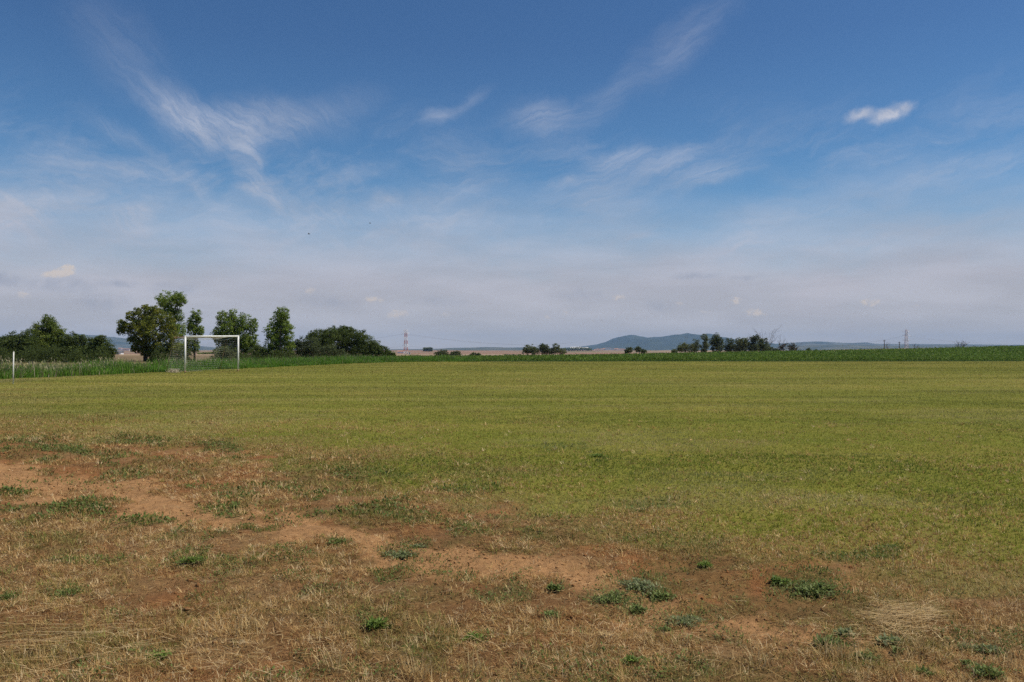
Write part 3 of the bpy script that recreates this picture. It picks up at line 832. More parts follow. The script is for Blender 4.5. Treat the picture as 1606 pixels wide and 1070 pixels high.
    tree('bush', 'mid green bush making the left shoulder of the dome thicket', G2, 503, 112, [(500, 531, 17, 13), (490, 529, 11, 9), (508, 545, 18, 18), (518, 530, 12, 12)], DARKOAK, .17, 1.0, .14, cat='bush', trunks=2, gap=.10)
    tree('bush', 'darkest and tallest bush at the top of the dome thicket', G2, 535, 115,
         [(524, 524, 14, 11), (540, 522, 15, 10), (530, 535, 20, 18), (552, 530, 15, 13), (545, 548, 22, 16), (541, 516, 4, 4)], DARKOAK, .17, 1.05, .16, cat='bush', trunks=2, gap=.10)
    tree('bush', 'dark bush on the right slope of the dome thicket', G2, 575, 113,
         [(566, 533, 13, 13), (576, 541, 14, 13), (588, 547, 12, 11), (570, 552, 18, 12)], DARKOAK, .17, 1.05, .14, cat='bush', trunks=2, gap=.10)
    tree('bush', 'lowest bush tapering off at the right end of the dome thicket', G2, 602, 112, [(597, 552, 14, 9), (608, 556, 10, 7), (616, 559, 6, 5)], DARKOAK, .16, 1.05, .08, cat='bush', trunks=2, gap=.10)
    tree('bush', 'grey green low bush in front of the dome thicket', G2, 522, 104, [(516, 554, 14, 11), (532, 557, 14, 9), (505, 556, 10, 9)], OLIVED, .15, .9, .08, cat='bush', trunks=2, gap=.10)
    # beyond the crop
    G3 = 'bushes beyond the crop'
    for px, bl, lab, hu in (
            (690, [(688, 555, 7, 5), (696, 554, 6, 6), (700, 556, 5, 4)], 'small bush beyond the crop right of the tall mast', OLIVED),
            (715, [(711, 556, 6, 4), (718, 555, 5, 5)], 'low bush second to the right of the tall mast', OLIVED),
            (745, [(743, 557, 6, 3.5), (750, 557, 4, 3)], 'faint low shrub between the mast and the dark bush row', OLIVED),
            (835, [(831, 547, 9, 7), (838, 551, 8, 6), (826, 551, 6, 6)], 'left bush of the dark row before the mountain', OLIVE),
            (854, [(853, 546, 8, 7), (856, 552, 8, 5), (851, 543, 4, 3)], 'middle bush of the dark row before the mountain', OLIVED),
            (874, [(872, 546, 6, 7), (866, 551, 7, 5), (881, 551, 7, 5)], 'right bush of the dark row with a pointed tip', OLIVE),
            (987, [(987, 549, 6, 4), (983, 551, 4, 3)], 'left of two small bushes under the mountain', OLIVED),
            (1003, [(1001, 548, 6, 4), (1008, 551, 6, 3.5)], 'right of two small bushes under the mountain', OLIVED),
            (1058, [(1058, 551, 5, 3)], 'tiny bush left of the olive row on the right', OLIVE)):
        tree('bush', lab, G3, px, 262, bl, hu, .30, 1.0, .08, cat='bush', gap=.3)
    G4 = 'olive trees beyond the crop'
    for px, bl, lab, hu, d in (
            (1075, [(1074, 545, 9, 7), (1066, 547, 5, 5), (1084, 546, 6, 6)], 'low yellowish olive at the left end of the row', OLIVE, 268),
            (1092, [(1092, 541, 7, 8), (1088, 547, 7, 6)], 'short olive second in the row', OLIVED, 272),
            (1105, [(1104, 532, 6, 8), (1106, 541, 6, 9), (1103, 548, 6, 5)], 'tall narrow olive third in the row', OLIVE, 268),
            (1125, [(1123, 531, 6, 8), (1119, 536, 6, 8), (1128, 539, 8, 10), (1124, 547, 9, 6)], 'tallest pointed olive in the row', OLIVED, 270),
            (1146, [(1145, 540, 7, 9), (1142, 547, 6, 6), (1151, 546, 5, 6)], 'short dark olive right of the tallest one', OLIVED, 274),
            (1163, [(1160, 539, 7, 9), (1168, 538, 8, 9), (1164, 547, 11, 6)], 'round broad olive in the middle of the row', OLIVE, 268),
            (1184, [(1182, 536, 7, 10), (1186, 531, 5, 6), (1182, 546, 8, 7)], 'dark olive with a raised top near the dead tree', OLIVED, 267),
            (1197, [(1198, 538, 8, 8), (1200, 546, 9, 7), (1192, 545, 6, 7)], 'dark square olive just left of the dead tree', OLIVED, 271)):
        tree('olive_tree', lab, G4, px, d, bl, hu, .28, 1.1, .12, gap=.3)
    tree('shrub', 'low green shrub under the dead tree', G3, 1212, 264, [(1210, 549, 7, 4), (1217, 550, 5, 3)], OLIVED, .26, .9, .06, cat='shrub', gap=.3)
    tree('shrub', 'sparse reddish shrub right of the dead tree', G3, 1229, 266, [(1228, 543, 6, 6), (1225, 548, 5, 4)], [(.10, .075, .05), (.07, .07, .04), (.12, .10, .07)], .25, .6, .06, cat='shrub', gap=.42)
    tree('shrub', 'last brownish shrub at the right end of the olive row', G3, 1243, 266, [(1242, 543, 7, 5), (1245, 549, 8, 4)], [(.10, .085, .05), (.07, .075, .04), (.13, .11, .07)], .25, .7, .06, cat='shrub', gap=.4)
    tree('bush', 'tiny bush on the crest right of the olive row', G3, 1268, 258, [(1268, 549, 4, 3), (1280, 550, 3, 2)], OLIVED, .25, .8, .05, cat='bush', gap=.3)


def build_undergrowth():
    VV, QQ, CC, off = [], [], [], 0
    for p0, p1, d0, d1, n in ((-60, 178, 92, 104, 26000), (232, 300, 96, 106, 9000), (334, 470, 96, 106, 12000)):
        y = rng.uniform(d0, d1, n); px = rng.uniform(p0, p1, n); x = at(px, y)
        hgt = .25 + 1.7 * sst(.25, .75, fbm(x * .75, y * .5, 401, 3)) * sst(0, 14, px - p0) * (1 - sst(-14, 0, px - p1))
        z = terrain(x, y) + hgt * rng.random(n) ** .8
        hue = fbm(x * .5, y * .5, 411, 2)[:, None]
        col = pick([(.045, .062, .018), (.06, .08, .022), (.038, .05, .016)], n) * (1 - hue) + pick(DARKOAK, n) * hue  # oak greens darkened: shade at the tree bases put into the leaf colour
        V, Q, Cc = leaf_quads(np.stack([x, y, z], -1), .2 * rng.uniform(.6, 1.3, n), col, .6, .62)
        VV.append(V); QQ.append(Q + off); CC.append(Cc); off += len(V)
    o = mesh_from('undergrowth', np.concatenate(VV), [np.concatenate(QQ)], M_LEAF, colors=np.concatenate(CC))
    props(o, 'undergrowth along the foot of the left trees, shade put into its colour', 'undergrowth', None, 'stuff')


def bare_tree(name, label, px, d, top, half, n, group, cat, r0=.09, spread=.5, levels=3, mat=None):
    rng = np.random.default_rng(int(px) * 7 + 3)
    x = at(px, d); z = float(terrain(x, d)); s = d / F
    t = empty(name, (x, d, z), label, cat, group)
    Ht = zat(top, d) - z
    mb = MB()

    def grow(p, dr, ln, r, lev):
        q1 = p + dr * ln * .5 + rng.normal(0, .04 * ln, 3); q2 = q1 + (dr + rng.normal(0, .18, 3)) * ln * .5
        mb.tube([p, q1, q2], [r, r * .8, r * .5], 4, False)
        if lev <= 0: return
        for k in range(rng.integers(2, 5)):
            u = rng.uniform(.35, 1); b = p + (q2 - p) * u
            nd = dr + rng.normal(0, spread, 3); nd[2] = abs(nd[2]) * .8 + .25; nd /= np.linalg.norm(nd)
            grow(b, nd, ln * rng.uniform(.45, .75), r * .5, lev - 1)
    for k in range(n):
        dr = np.array([rng.normal(0, .45) * half * s / Ht * 2, rng.normal(0, .3), 1.0]); dr /= np.linalg.norm(dr)
        grow(np.array([rng.normal(0, .15), rng.normal(0, .15), -.1]), dr, Ht * rng.uniform(.5, .68), r0, levels)
    mb.build('branches', mat or M_TWIG, t)
    return t


def build_bare():
    G = 'bare leafless trees on the crest'
    bare_tree('dead_tree', 'tall bare dead tree behind the right end of the olive row', 1203, 276, 511, 22, 6, G, 'tree', .08)
    bare_tree('dead_tree', 'second bare tree leaning right of the tall dead tree', 1222, 279, 526, 14, 4, G, 'tree', .06)
    bare_tree('dead_tree', 'bare twiggy sapling above the brownish shrubs', 1242, 279, 531, 12, 3, G, 'tree', .06)
    bare_tree('dead_tree', 'thin bare twigs against the mountain left of the olive row', 1085, 280, 526, 14, 2, G, 'tree', .05)
    bare_tree('bare_bush', 'spreading bare bush on the crest near the right edge', 1505, 236, 532, 20, 12, G, 'bush', .05, .7, 3)
    bare_tree('bare_bush', 'faint bare shrub left of the lattice pylon', 1393, 262, 536, 10, 5, G, 'bush', .05, .6, 2)
    bare_tree('bare_bush', 'low bare shrub right of the lattice pylon', 1435, 262, 538, 9, 5, G, 'bush', .05, .6, 2)
    bare_tree('dry_bush', 'beige dried bush at the foot of the left goal post', 273, 55.5, 575, 10, 46, None, 'bush', .014, .6, 3, M_DRYTWIG)


# ------------------------------------------------------------------ goal, flag pole
def build_goal():
    A = np.array([*gp(290.5, 585.2), 0]); B = np.array([*gp(373.6, 583.0), 0])
    A[2] = terrain(A[0], A[1]); B[2] = terrain(B[0], B[1])
    hA = zat(526.6, A[1]) - A[2]; hB = zat(526.2, B[1]) - B[2]
    g = empty('football_goal', (A + B) / 2, 'white football goal with a torn sagging net at the left of the pitch', 'football goal')
    O = (A + B) / 2
    w = (B - A) / np.linalg.norm(B - A); back = np.array([-w[1], w[0], 0]); back = back / np.linalg.norm(back)   # away from the camera
    if back[1] < 0: back = -back
    back = back * .86 + np.array([-.5, 0, 0]); back /= np.linalg.norm(back)
    a, b = A - O, B - O
    r = .061
    for p, h, rust in ((a, hA, 1), (b, hB, 1)):
        mb = MB(); mb.tube([p + (0, 0, -.1), p + (0, 0, h - .02)], r, 12); mb.build('post', M_WHITE, g, True)
        mb = MB(); mb.tube([p + back * .0, p + (0, 0, .11)], r + .004, 12); mb.build('post_foot', M_RUST, g, True)
    mb = MB(); mb.tube([a + (0, 0, hA - r) - w * .05, b + (0, 0, hB - r) + w * .05], r, 12); mb.build('crossbar', M_WHITE, g, True)
    dtop, dbot = 1.0, 1.7
    at_, bt_ = a + (0, 0, hA - .12) + back * dtop, b + (0, 0, hB - .12) + back * dtop
    ab, bb = a + back * dbot, b + back * dbot
    for p, q, e in ((a + (0, 0, hA - .06), at_, ab), (b + (0, 0, hB - .06), bt_, bb)):
        mb = MB(); mb.tube([p, q, q * .45 + e * .55, e + (0, 0, -.05)], .012, 8); mb.build('stay', M_RUST, g, True)
    mb = MB(); mb.tube([at_, bt_], .04, 8); mb.build('rear_bar', M_RUST, g, True)
    # net
    mb = MB()
    nx, nz = 30, 16

    def strand(P, rad=.0021):
        mb.tube(P, rad, 4, False)
    def backpt(u, v):      # u along the goal, v down the back
        top = at_ + (bt_ - at_) * u; bot = ab + (bb - ab) * u
        sag = .55 * math.exp(-((u - .52) / .22) ** 2) * (1 - v) + .05 * math.sin(u * 9)
        p = top + (bot - top) * v
        return p + np.array([0, 0, -sag]) + back * (.10 * math.sin(v * 3.1))
    for j in range(nz + 1):
        strand([backpt(u, j / nz) for u in np.linspace(0, 1, 28)], .0031 if j < nz else .008)
    for i in range(nx + 1):
        strand([backpt(i / nx, v) for v in np.linspace(0, 1, 8)])
    for (p0, h, t_, e) in ((a, hA, at_, ab), (b, hB, bt_, bb)):
        for j in range(nz + 1):
            v = j / nz
            f0 = p0 + (0, 0, h - .06) + np.array([0, 0, -(h - .08) * v]); r0 = t_ + (e - t_) * v
            strand([f0, (f0 + r0) / 2 + (0, 0, -.05), r0], .0022)
        for i in range(9):
            u = i / 8
            top = p0 + (0, 0, h - .06) + (t_ - p0 - (0, 0, h - .06)) * u; bot = p0 + (e - p0) * u
            strand([top, top * .5 + bot * .5 + w * .04, bot])
    for j in range(6):
        u = j / 5
        strand([(a + (0, 0, hA - .06)) * (1 - u) + at_ * u + ((b + (0, 0, hB - .06)) * (1 - u) + bt_ * u - (a + (0, 0, hA - .06)) * (1 - u) - at_ * u) * t + np.array([0, 0, -.14 * math.sin(t * 3.14) * (.4 + u)])
                for t in np.linspace(0, 1, 16)], .006)
    mb.build('net', M_NET, g)
    # bunched net hanging from the right half of the crossbar
    mb = MB()
    mb.tube([a + (b - a) * t + np.array([0, 0, hA - .12 - .16 * math.sin((t - .5) / .42 * 3.14)]) + back * .12 for t in np.linspace(.5, .92, 12)], .022, 7)
    mb.build('bunched_net', M_NET, g, True)
    # corner pole
    x, y = gp(21, 603.2); z = float(terrain(x, y)); h = zat(552, y) - z
    t = empty('corner_pole', (x, y, z), 'thin white corner pole without a flag at the left edge of the pitch', 'corner pole')
    mb = MB(); mb.tube([(0, 0, -.1), (.004, 0, h * .5), (.015, 0, h)], [.03, .028, .027], 10); mb.build('pole', M_WHITE, t, True)
    mb = MB(); mb.tube([(.015, 0, h), (.015, 0, h + .02)], [.031, .02], 10); mb.build('cap', M_WHITE, t, True)


# ------------------------------------------------------------------ masts, wires, far buildings
def lattice(name, label, px, top, base_z, d, wb, wt, bands, arms, mats, group):
    x = at(px, d)
    t = empty(name, (x, d, base_z), label, 'pylon', group)
    Ht = zat(top, d) - base_z
    n = bands
    for k in range(n):
        mb = MB(); z0, z1 = Ht * k / n, Ht * (k + 1) / n
        sub = 2
        for j in range(sub):
            za, zb = z0 + (z1 - z0) * j / sub, z0 + (z1 - z0) * (j + 1) / sub
            wa, wb_ = lerp(wb, wt, za / Ht) / 2, lerp(wb, wt, zb / Ht) / 2
            ca = [np.array([sx * wa, sy * wa, za]) for sx, sy in ((-1, -1), (1, -1), (1, 1), (-1, 1))]
            cb = [np.array([sx * wb_, sy * wb_, zb]) for sx, sy in ((-1, -1), (1, -1), (1, 1), (-1, 1))]
            for i in range(4):
                mb.tube([ca[i], cb[i]], .22, 4); mb.tube([ca[i], cb[(i + 1) % 4]], .13, 4, False); mb.tube([ca[(i + 1) % 4], cb[i]], .13, 4, False)
                mb.tube([cb[i], cb[(i + 1) % 4]], .13, 4, False)
        mb.build('lattice_section', mats[k % len(mats)], t)
    for fz, half in arms:
        z = Ht * fz; w = lerp(wb, wt, fz) / 2
        for sx in (-1, 1):
            mb = MB()
            mb.tube([(sx * w, -w, z), (sx * half, 0, z + .3)], .16, 4); mb.tube([(sx * w, w, z), (sx * half, 0, z + .3)], .16, 4)
            mb.tube([(sx * w, 0, z + 2.2), (sx * half, 0, z + .3)], .14, 4)
            mb.tube([(sx * half, 0, z + .3), (sx * half, 0, z - 1.6)], .10, 4)
            mb.build('cross_arm', mats[0], t)
    mb = MB(); mb.tube([(0, 0, Ht), (0, 0, Ht + 2.5)], .12, 5); mb.build('tip', M_GALV, t)
    return t, Ht


def wire(label, p, q, sag, group):
    p = np.array(p, float); q = np.array(q, float)
    mb = MB()
    mb.tube([(p + (q - p) * u) + np.array([0, 0, -4 * sag * u * (1 - u)]) - p for u in np.linspace(0, 1, 30)], .075, 4, False)
    o = mb.build('power_line', M_WIRE); o.location = p
    props(o, label, 'power line', group)


def house(label, px, d, w, h, dep, group, wall, roof, zb, name='house', gable=True):
    x = at(px, d)
    t = empty(name, (x, d, zb), label, 'house', group)
    mb = MB(); mb.box(-w / 2, w / 2, -dep / 2, dep / 2, -2, h); mb.build('wall', wall, t)
    mb = MB(); rh = w * .16 if gable else .4; o = .5
    if gable:
        A = [(-w / 2 - o, -dep / 2 - o, h + .01), (w / 2 + o, -dep / 2 - o, h + .01), (w / 2 + o, dep / 2 + o, h + .01), (-w / 2 - o, dep / 2 + o, h + .01)]
        r1, r2 = (-w / 2 - o, 0, h + rh), (w / 2 + o, 0, h + rh)
        mb.poly([A[0], A[1], r2, r1]); mb.poly([A[2], A[3], r1, r2]); mb.poly([A[1], A[2], r2]); mb.poly([A[3], A[0], r1]); mb.poly(A[::-1])
    else:
        mb.box(-w / 2 - .3, w / 2 + .3, -dep / 2 - .3, dep / 2 + .3, h + .01, h + rh)
    mb.build('roof', roof, t)
    k = max(1, int(w / 5))
    for i in range(k):
        mb = MB(); cx = (i + .5) / k * w - w / 2
        mb.box(cx - .7, cx + .7, -dep / 2 - .06, -dep / 2 - .004, h * .45, h * .45 + 1.5); mb.build('window', M_ROOFG, t)
    return t


def build_far():
    t1, h1 = lattice('lattice_mast', 'red and white lattice pylon left of centre over the brown fields', 636.5, 517.5, -9.5, 1420, 7.0, 3.2, 7, ((.86, 6.5), (.97, 4.6), (.36, 6.0)), [M_PYW, M_RED], 'pylons')
    t2, h2 = lattice('lattice_mast', 'pale lattice pylon with cross arms right of the olive row', 1421.5, 517, -8.5, 1500, 6.5, 2.6, 8, ((.92, 6.5), (.75, 7.5), (.55, 7.0)), [M_GALV, M_PYW], 'pylons')
    p1 = np.array(t1.location); p2 = np.array(t2.location)
    G = 'wires strung between the pylons'
    for sx in (-1, 1):
        wire('upper wire sagging right from the red and white pylon' if sx > 0 else 'upper wire running behind the upper right wire of the red and white pylon',
             p1 + (sx * 6.3, 0, h1 * .86 - 1.5), (at(905, 2300), 2300 + sx * 5, 18), 12, G)
    wire('lower wire sagging right from the red and white pylon', p1 + (6, 0, h1 * .36 - 1.5), (at(905, 2300), 2310, 4), 9, G)
    wire('upper wire running left from the red and white pylon', p1 + (-6.3, 0, h1 * .86 - 1.5), (at(330, 1700), 1700, 18), 14, G)
    wire('lower wire running left from the red and white pylon', p1 + (-6, 0, h1 * .36 - 1.5), (at(330, 1700), 1710, 6), 9, G)
    wire('wire running left from the pale lattice pylon', p2 + (-7, 0, h2 * .75 - 1.5), (at(1200, 1900), 1900, 12), 12, G)
    wire('wire running right from the pale lattice pylon', p2 + (7, 0, h2 * .75 - 1.5), (at(1720, 1600), 1600, 26), 14, G)
    # slim posts on the crest at the right
    for px, top, lab in ((1387, 533, 'slim wooden post on the crest left of the pale pylon'), (1410.5, 536, 'short slim post just left of the pale pylon')):
        d = 300; x = at(px, d); z = float(terrain(x, d)) - .2
        mb = MB(); mb.tube([(0, 0, 0), (0, 0, zat(top, d) - z)], [.13, .10], 6); mb.box(-.5, .5, -.06, .06, zat(top, d) - z - .5, zat(top, d) - z - .35)
        o = mb.build('utility_post', M_BARK); o.location = (x, d, z); props(o, lab, 'post', 'posts on the crest')
    # far village under the mountain
    V = 'houses of the far village under the mountain'
    zb = -14
    for i, (px, w, h, wl) in enumerate(((938, 22, 8, 0), (944, 18, 9, 1), (949, 24, 11, 0), (954, 30, 19, 1), (960, 22, 15, 1), (965, 26, 10, 0), (970, 20, 9, 1), (976, 22, 8, 0), (934, 18, 6, 0), (982, 18, 7, 1))):
        lab = {3: 'largest white block in the middle of the far village', 4: 'second white block beside the largest in the far village'}.get(i, 'small pale house in the far village below the mountain')
        house(lab, px, 4300 + 60 * (i % 3), w, h, 14, V, M_WALLW if wl else M_WALL, M_ROOF, zb, gable=i not in (3, 4))
    for px, w, lab in ((903, 60, 'long white greenhouse left of the far village'), (916, 46, 'shorter white greenhouse left of the far village')):
        house(lab, px, 4600, w, 6, 40, 'far greenhouses', M_WALL, M_WALL, -14 + 7, name='greenhouse')
    house('low white shed with a grey roof between the left trees', 186.5, 520, 4.2, 2.2, 4, 'farm sheds', M_WALLW, M_ROOFG, float(terrain(at(186.5, 520), 520)) - 1.2 + 1.2, name='shed')
    for px, lab in ((189, 'white house far behind the shed on the left'), (195, 'pinkish house far behind the shed on the left'), (201, 'pale house nearest the broad tree far on the left')):
        house(lab, px, 3600, 15, 6, 11, 'far houses on the left', M_WALLW if px == 189 else M_WALL, M_ROOF, -9 + (px == 189) * 3)
    house('white farmhouse at the foot of the red and white pylon', 629, 1700, 14, 3.5, 8, None, M_WALLW, M_ROOF, -9)
    house('tiny white hut right of the foot of the red and white pylon', 642.5, 1380, 2.6, 4, 2.6, None, M_WALLW, M_ROOFG, -9.6, name='hut', gable=False)
    # field hedges in the plain
    for x0, x1, d, lab in ((884, 928, 3000, 'dark hedge line below the greenhouses'), (664, 678, 2500, 'short dark hedge on the brown field'), (790, 822, 900, 'low olive scrub left of the dark bush row'),
                           (310, 345, 420, 'dark hedge line seen through the goal')):
        n = 26; VV = []
        k = 900
        xs = rng.uniform(at(x0, d), at(x1, d), k); hh = d * .0022 * (.5 + vn2(xs * 60 / d, xs * 0, 5))
        zz = np.array([float(q) for q in terrain(xs, np.full(k, d))]) + hh * rng.random(k) * 1.6
        P = np.stack([xs, d + rng.normal(0, d * .002, k), zz], -1)
        o0 = np.array([at((x0 + x1) / 2, d), d, float(terrain(at((x0 + x1) / 2, d), d))])
        V_, Q, Cc = leaf_quads(P - o0, d * .0016 * rng.uniform(.6, 1.3, k), pick(DARKOAK if d > 800 else OAK, k), .3, .7)
        o = mesh_from('hedge', V_, [Q], M_LEAF, colors=Cc); o.location = o0
        props(o, lab, 'hedge', 'far hedges')


def hill(name, prof, D, dep, zbase, mat, label, seed):
    px = np.array([p[0] for p in prof], float); py = np.array([p[1] for p in prof], float)
    n, m = 260, 36
    u = np.linspace(px[0], px[-1], n)
    # smooth interpolation of the ridge
    ridge = np.interp(u, px, py)
    ker = np.hanning(11); ker /= ker.sum()
    ridge = np.convolve(np.pad(ridge, 5, 'edge'), ker, 'valid')
    V = []
    vv = np.linspace(-1, 1, m)
    U, W = np.meshgrid(u, vv, indexing='ij')
    X = (U - CX) / F * D; Y = D + W * dep
    Zr = (H + (HZ - ridge) / F * D - zbase)[:, None]
    shape = np.clip(1 - np.abs(W) ** 1.6, 0, 1)
    rel = fbm(X / (D * .03), Y / (D * .03), seed, 5) - .5
    Z = zbase - 2 + np.maximum(Zr, 0) * shape * (1 + rel * .8 * np.minimum(np.abs(W) * 3, 1)) + rel * np.minimum(np.maximum(Zr, 0), 60) * .10
    idx = np.arange(n * m).reshape(n, m)
    Q = np.stack([idx[:-1, :-1], idx[1:, :-1], idx[1:, 1:], idx[:-1, 1:]], -1).reshape(-1, 4)
    o = mesh_from(name, np.stack([X, Y, Z], -1).reshape(-1, 3), [Q], mat, smooth=True)
    props(o, label, None, None, 'structure')


def build_hills():
    hill('mountain', [(850, 549), (880, 545.5), (905, 544), (930, 542), (950, 537.5), (970, 530), (980, 526.6), (988, 525), (996, 526.5), (1006, 529), (1020, 529.5), (1040, 527.5), (1050, 525.5), (1062, 524.5), (1080, 527), (1094, 525), (1105, 526),
                      (1125, 530), (1140, 533.5), (1170, 537), (1210, 541), (1260, 546), (1300, 550)], 11500, 2600, -24, M_FOREST, 'blue wooded mountain on the horizon', 301)
    hill('hill', [(520, 553), (570, 549.5), (610, 549), (640, 548.2), (680, 547.5), (710, 545.5), (740, 545), (775, 544.6), (800, 545.2), (840, 545), (880, 547), (930, 550), (960, 553)], 8500, 1500, -24, M_FOREST2, 'long low ridge on the horizon left of the mountain', 311)
    hill('hill', [(-300, 535), (-150, 528), (-40, 530), (60, 529), (120, 526), (140, 525.5), (160, 529), (185, 531), (200, 532.5), (240, 537), (290, 543), (330, 545.5), (380, 546.5), (470, 548), (560, 552)], 10500, 1600, -24, M_FOREST2, 'wooded hills behind the left trees', 321)
    hill('hill', [(1180, 546), (1230, 538), (1260, 536.5), (1290, 535.6), (1320, 537.5), (1360, 539), (1430, 539.5), (1500, 540), (1580, 541), (1700, 541), (1900, 540), (2100, 544)], 12300, 1200, -24, M_FOREST2, 'pale far ridge on the right horizon', 331)
    hill('hill', [(1190, 548), (1240, 543), (1275, 541.5), (1320, 541), (1400, 543), (1470, 541.5), (1560, 543), (1700, 543), (1900, 546)], 8000, 1300, -24, M_FOREST2, 'nearer low ridge on the right horizon', 341)


def build_birds():
    for px, py, d, lab, sp in ((484, 367, 70, 'small dark bird flying above the trees left of centre', .30), (580, 350, 95, 'second tiny dark bird, higher and right of the first', .26)):
        mb = MB()
        mb.tube([(-.10, 0, 0), (-.05, 0, .005), (.02, 0, 0), (.09, 0, .01), (.12, 0, .012)], [.008, .03, .035, .025, .006], 8)
        for s in (-1, 1):
            for z in (0, -.006):
                mb.poly([(-.05, s * .02, .01 + z), (.05, s * .02, .01 + z), (.04, s * sp * .5, .07 + z), (-.02, s * sp * .55, .06 + z)])
                mb.poly([(.04, s * sp * .5, .07 + z), (-.02, s * sp * .55, .06 + z), (-.03, s * sp, .03 + z)])
        o = mb.build('bird', M_BIRD, None, True); o.location = (at(px, d), d, zat(py, d)); o.rotation_euler = (R(18), 0, R(25))
        props(o, lab, 'bird', 'birds in the sky')


# ------------------------------------------------------------------ sky, sun, haze, camera
SUN_AZ, SUN_EL = R(94), R(59)         # azimuth from the view direction towards the right


def build_world():
    w = bpy.data.worlds.new('World'); scene.world = w; w.use_nodes = True
    n, l = w.node_tree.nodes, w.node_tree.links
    n.clear()
    out = n.new('ShaderNodeOutputWorld')
    sky = n.new('ShaderNodeTexSky'); sky.sky_type = 'NISHITA'; sky.sun_disc = False
    sky.sun_elevation = SUN_EL; sky.sun_rotation = SUN_AZ
    sky.altitude = 50; sky.air_density = 1.0; sky.dust_density = .4; sky.ozone_density = 3.0
    bg = n.new('ShaderNodeBackground'); bg.inputs['Strength'].default_value = .095
    tn = n.new('ShaderNodeMix'); tn.data_type = 'RGBA'; tn.blend_type = 'MULTIPLY'; tn.inputs['Factor'].default_value = 1
    l.new(sky.outputs[0], tn.inputs['A']); l.new(tn.outputs['Result'], bg.inputs['Color'])
    tc = n.new('ShaderNodeTexCoord')
    DIR = tc.outputs['Generated']

    def math_(op, a, b=None, c=None, clamp=False):
        m = n.new('ShaderNodeMath'); m.operation = op; m.use_clamp = clamp
        for i, v in enumerate((a, b, c)):
            if v is None: continue
            if isinstance(v, (int, float)): m.inputs[i].default_value = v
            else: l.new(v, m.inputs[i])
        return m.outputs[0]
    sep = n.new('ShaderNodeSeparateXYZ'); l.new(DIR, sep.inputs[0])
    az = math_('MULTIPLY', math_('ARCTAN2', sep.outputs[0], sep.outputs[1]), 180 / math.pi)
    el = math_('MULTIPLY', math_('ARCSINE', sep.outputs[2]), 180 / math.pi)
    cmb = n.new('ShaderNodeCombineXYZ'); l.new(az, cmb.inputs[0]); l.new(el, cmb.inputs[1])

    def noise(vec, scale, det, rough=.6, dist=0, lo=None, hi=None, nlo=0., nhi=1.):
        t = n.new('ShaderNodeTexNoise'); t.inputs['Scale'].default_value = scale; t.inputs['Detail'].default_value = det
        t.inputs['Roughness'].default_value = rough; t.inputs['Distortion'].default_value = dist
        l.new(vec, t.inputs['Vector'])
        if lo is None: return t
        return mr(t.outputs['Fac'], lo, hi, nlo, nhi)

    def mr(v, a, b, c, d, smooth=True):
        m = n.new('ShaderNodeMapRange'); m.interpolation_type = 'SMOOTHSTEP' if smooth else 'LINEAR'
        for k, q in (('From Min', a), ('From Max', b), ('To Min', c), ('To Max', d)): m.inputs[k].default_value = q
        l.new(v, m.inputs['Value']); return m.outputs[0]

    def vmath(op, a, b):
        m = n.new('ShaderNodeVectorMath'); m.operation = op
        l.new(a, m.inputs[0])
        if isinstance(b, tuple): m.inputs[1].default_value = b
        elif b is not None: l.new(b, m.inputs[1])
        return m

    def mapping(vec, loc=(0, 0, 0), rot=0, sc=(1, 1, 1), typ='TEXTURE'):
        m = n.new('ShaderNodeMapping'); m.vector_type = typ
        m.inputs['Location'].default_value = loc; m.inputs['Rotation'].default_value = (0, 0, rot); m.inputs['Scale'].default_value = sc
        l.new(vec, m.inputs['Vector']); return m.outputs[0]
    tr = n.new('ShaderNodeValToRGB'); te = tr.color_ramp.elements
    te[0].position = .15; te[0].color = (.58, .90, 1.06, 1); te[1].position = .8; te[1].color = (.43, .65, .86, 1)
    l.new(mr(el, 0, 25, 0, 1, False), tr.inputs[0]); l.new(tr.outputs[0], tn.inputs['B'])
    # bend the cloud co-ordinates so that nothing stays straight
    w1 = noise(cmb.outputs[0], .22, 5, .6)
    off = vmath('MULTIPLY', vmath('SUBTRACT', w1.outputs['Color'], (.5, .5, .5)).outputs[0], (3.6, 2.6, 0)).outputs[0]
    P = vmath('ADD', cmb.outputs[0], off).outputs[0]
    w2 = noise(cmb.outputs[0], 1.1, 5, .65)
    off2 = vmath('MULTIPLY', vmath('SUBTRACT', w2.outputs['Color'], (.5, .5, .5)).outputs[0], (.9, .7, 0)).outputs[0]
    PC = vmath('ADD', cmb.outputs[0], off2).outputs[0]

    def ae(px, py):
        a = math.atan((px - CX) / F); return math.degrees(a), math.degrees(math.atan((HZ - py) / F * math.cos(a)))

    def stroke(vec, x0, y0, x1, y1, wd, s):
        a0, e0 = ae(x0, y0); a1, e1 = ae(x1, y1); k = 180 / math.pi / F
        ln = math.hypot(a1 - a0, e1 - e0) / 2 + wd * k
        mp = mapping(vec, ((a0 + a1) / 2, (e0 + e1) / 2, 0), math.atan2(e1 - e0, a1 - a0), (ln * 1.25, wd * k * 1.7, 1))
        return mr(vmath('LENGTH', mp, None).outputs['Value'], 0, 1, s, 0)

    def total(vec, L):
        acc = None
        for a in L:
            v = stroke(vec, *a); acc = v if acc is None else math_('ADD', acc, v)
        return acc
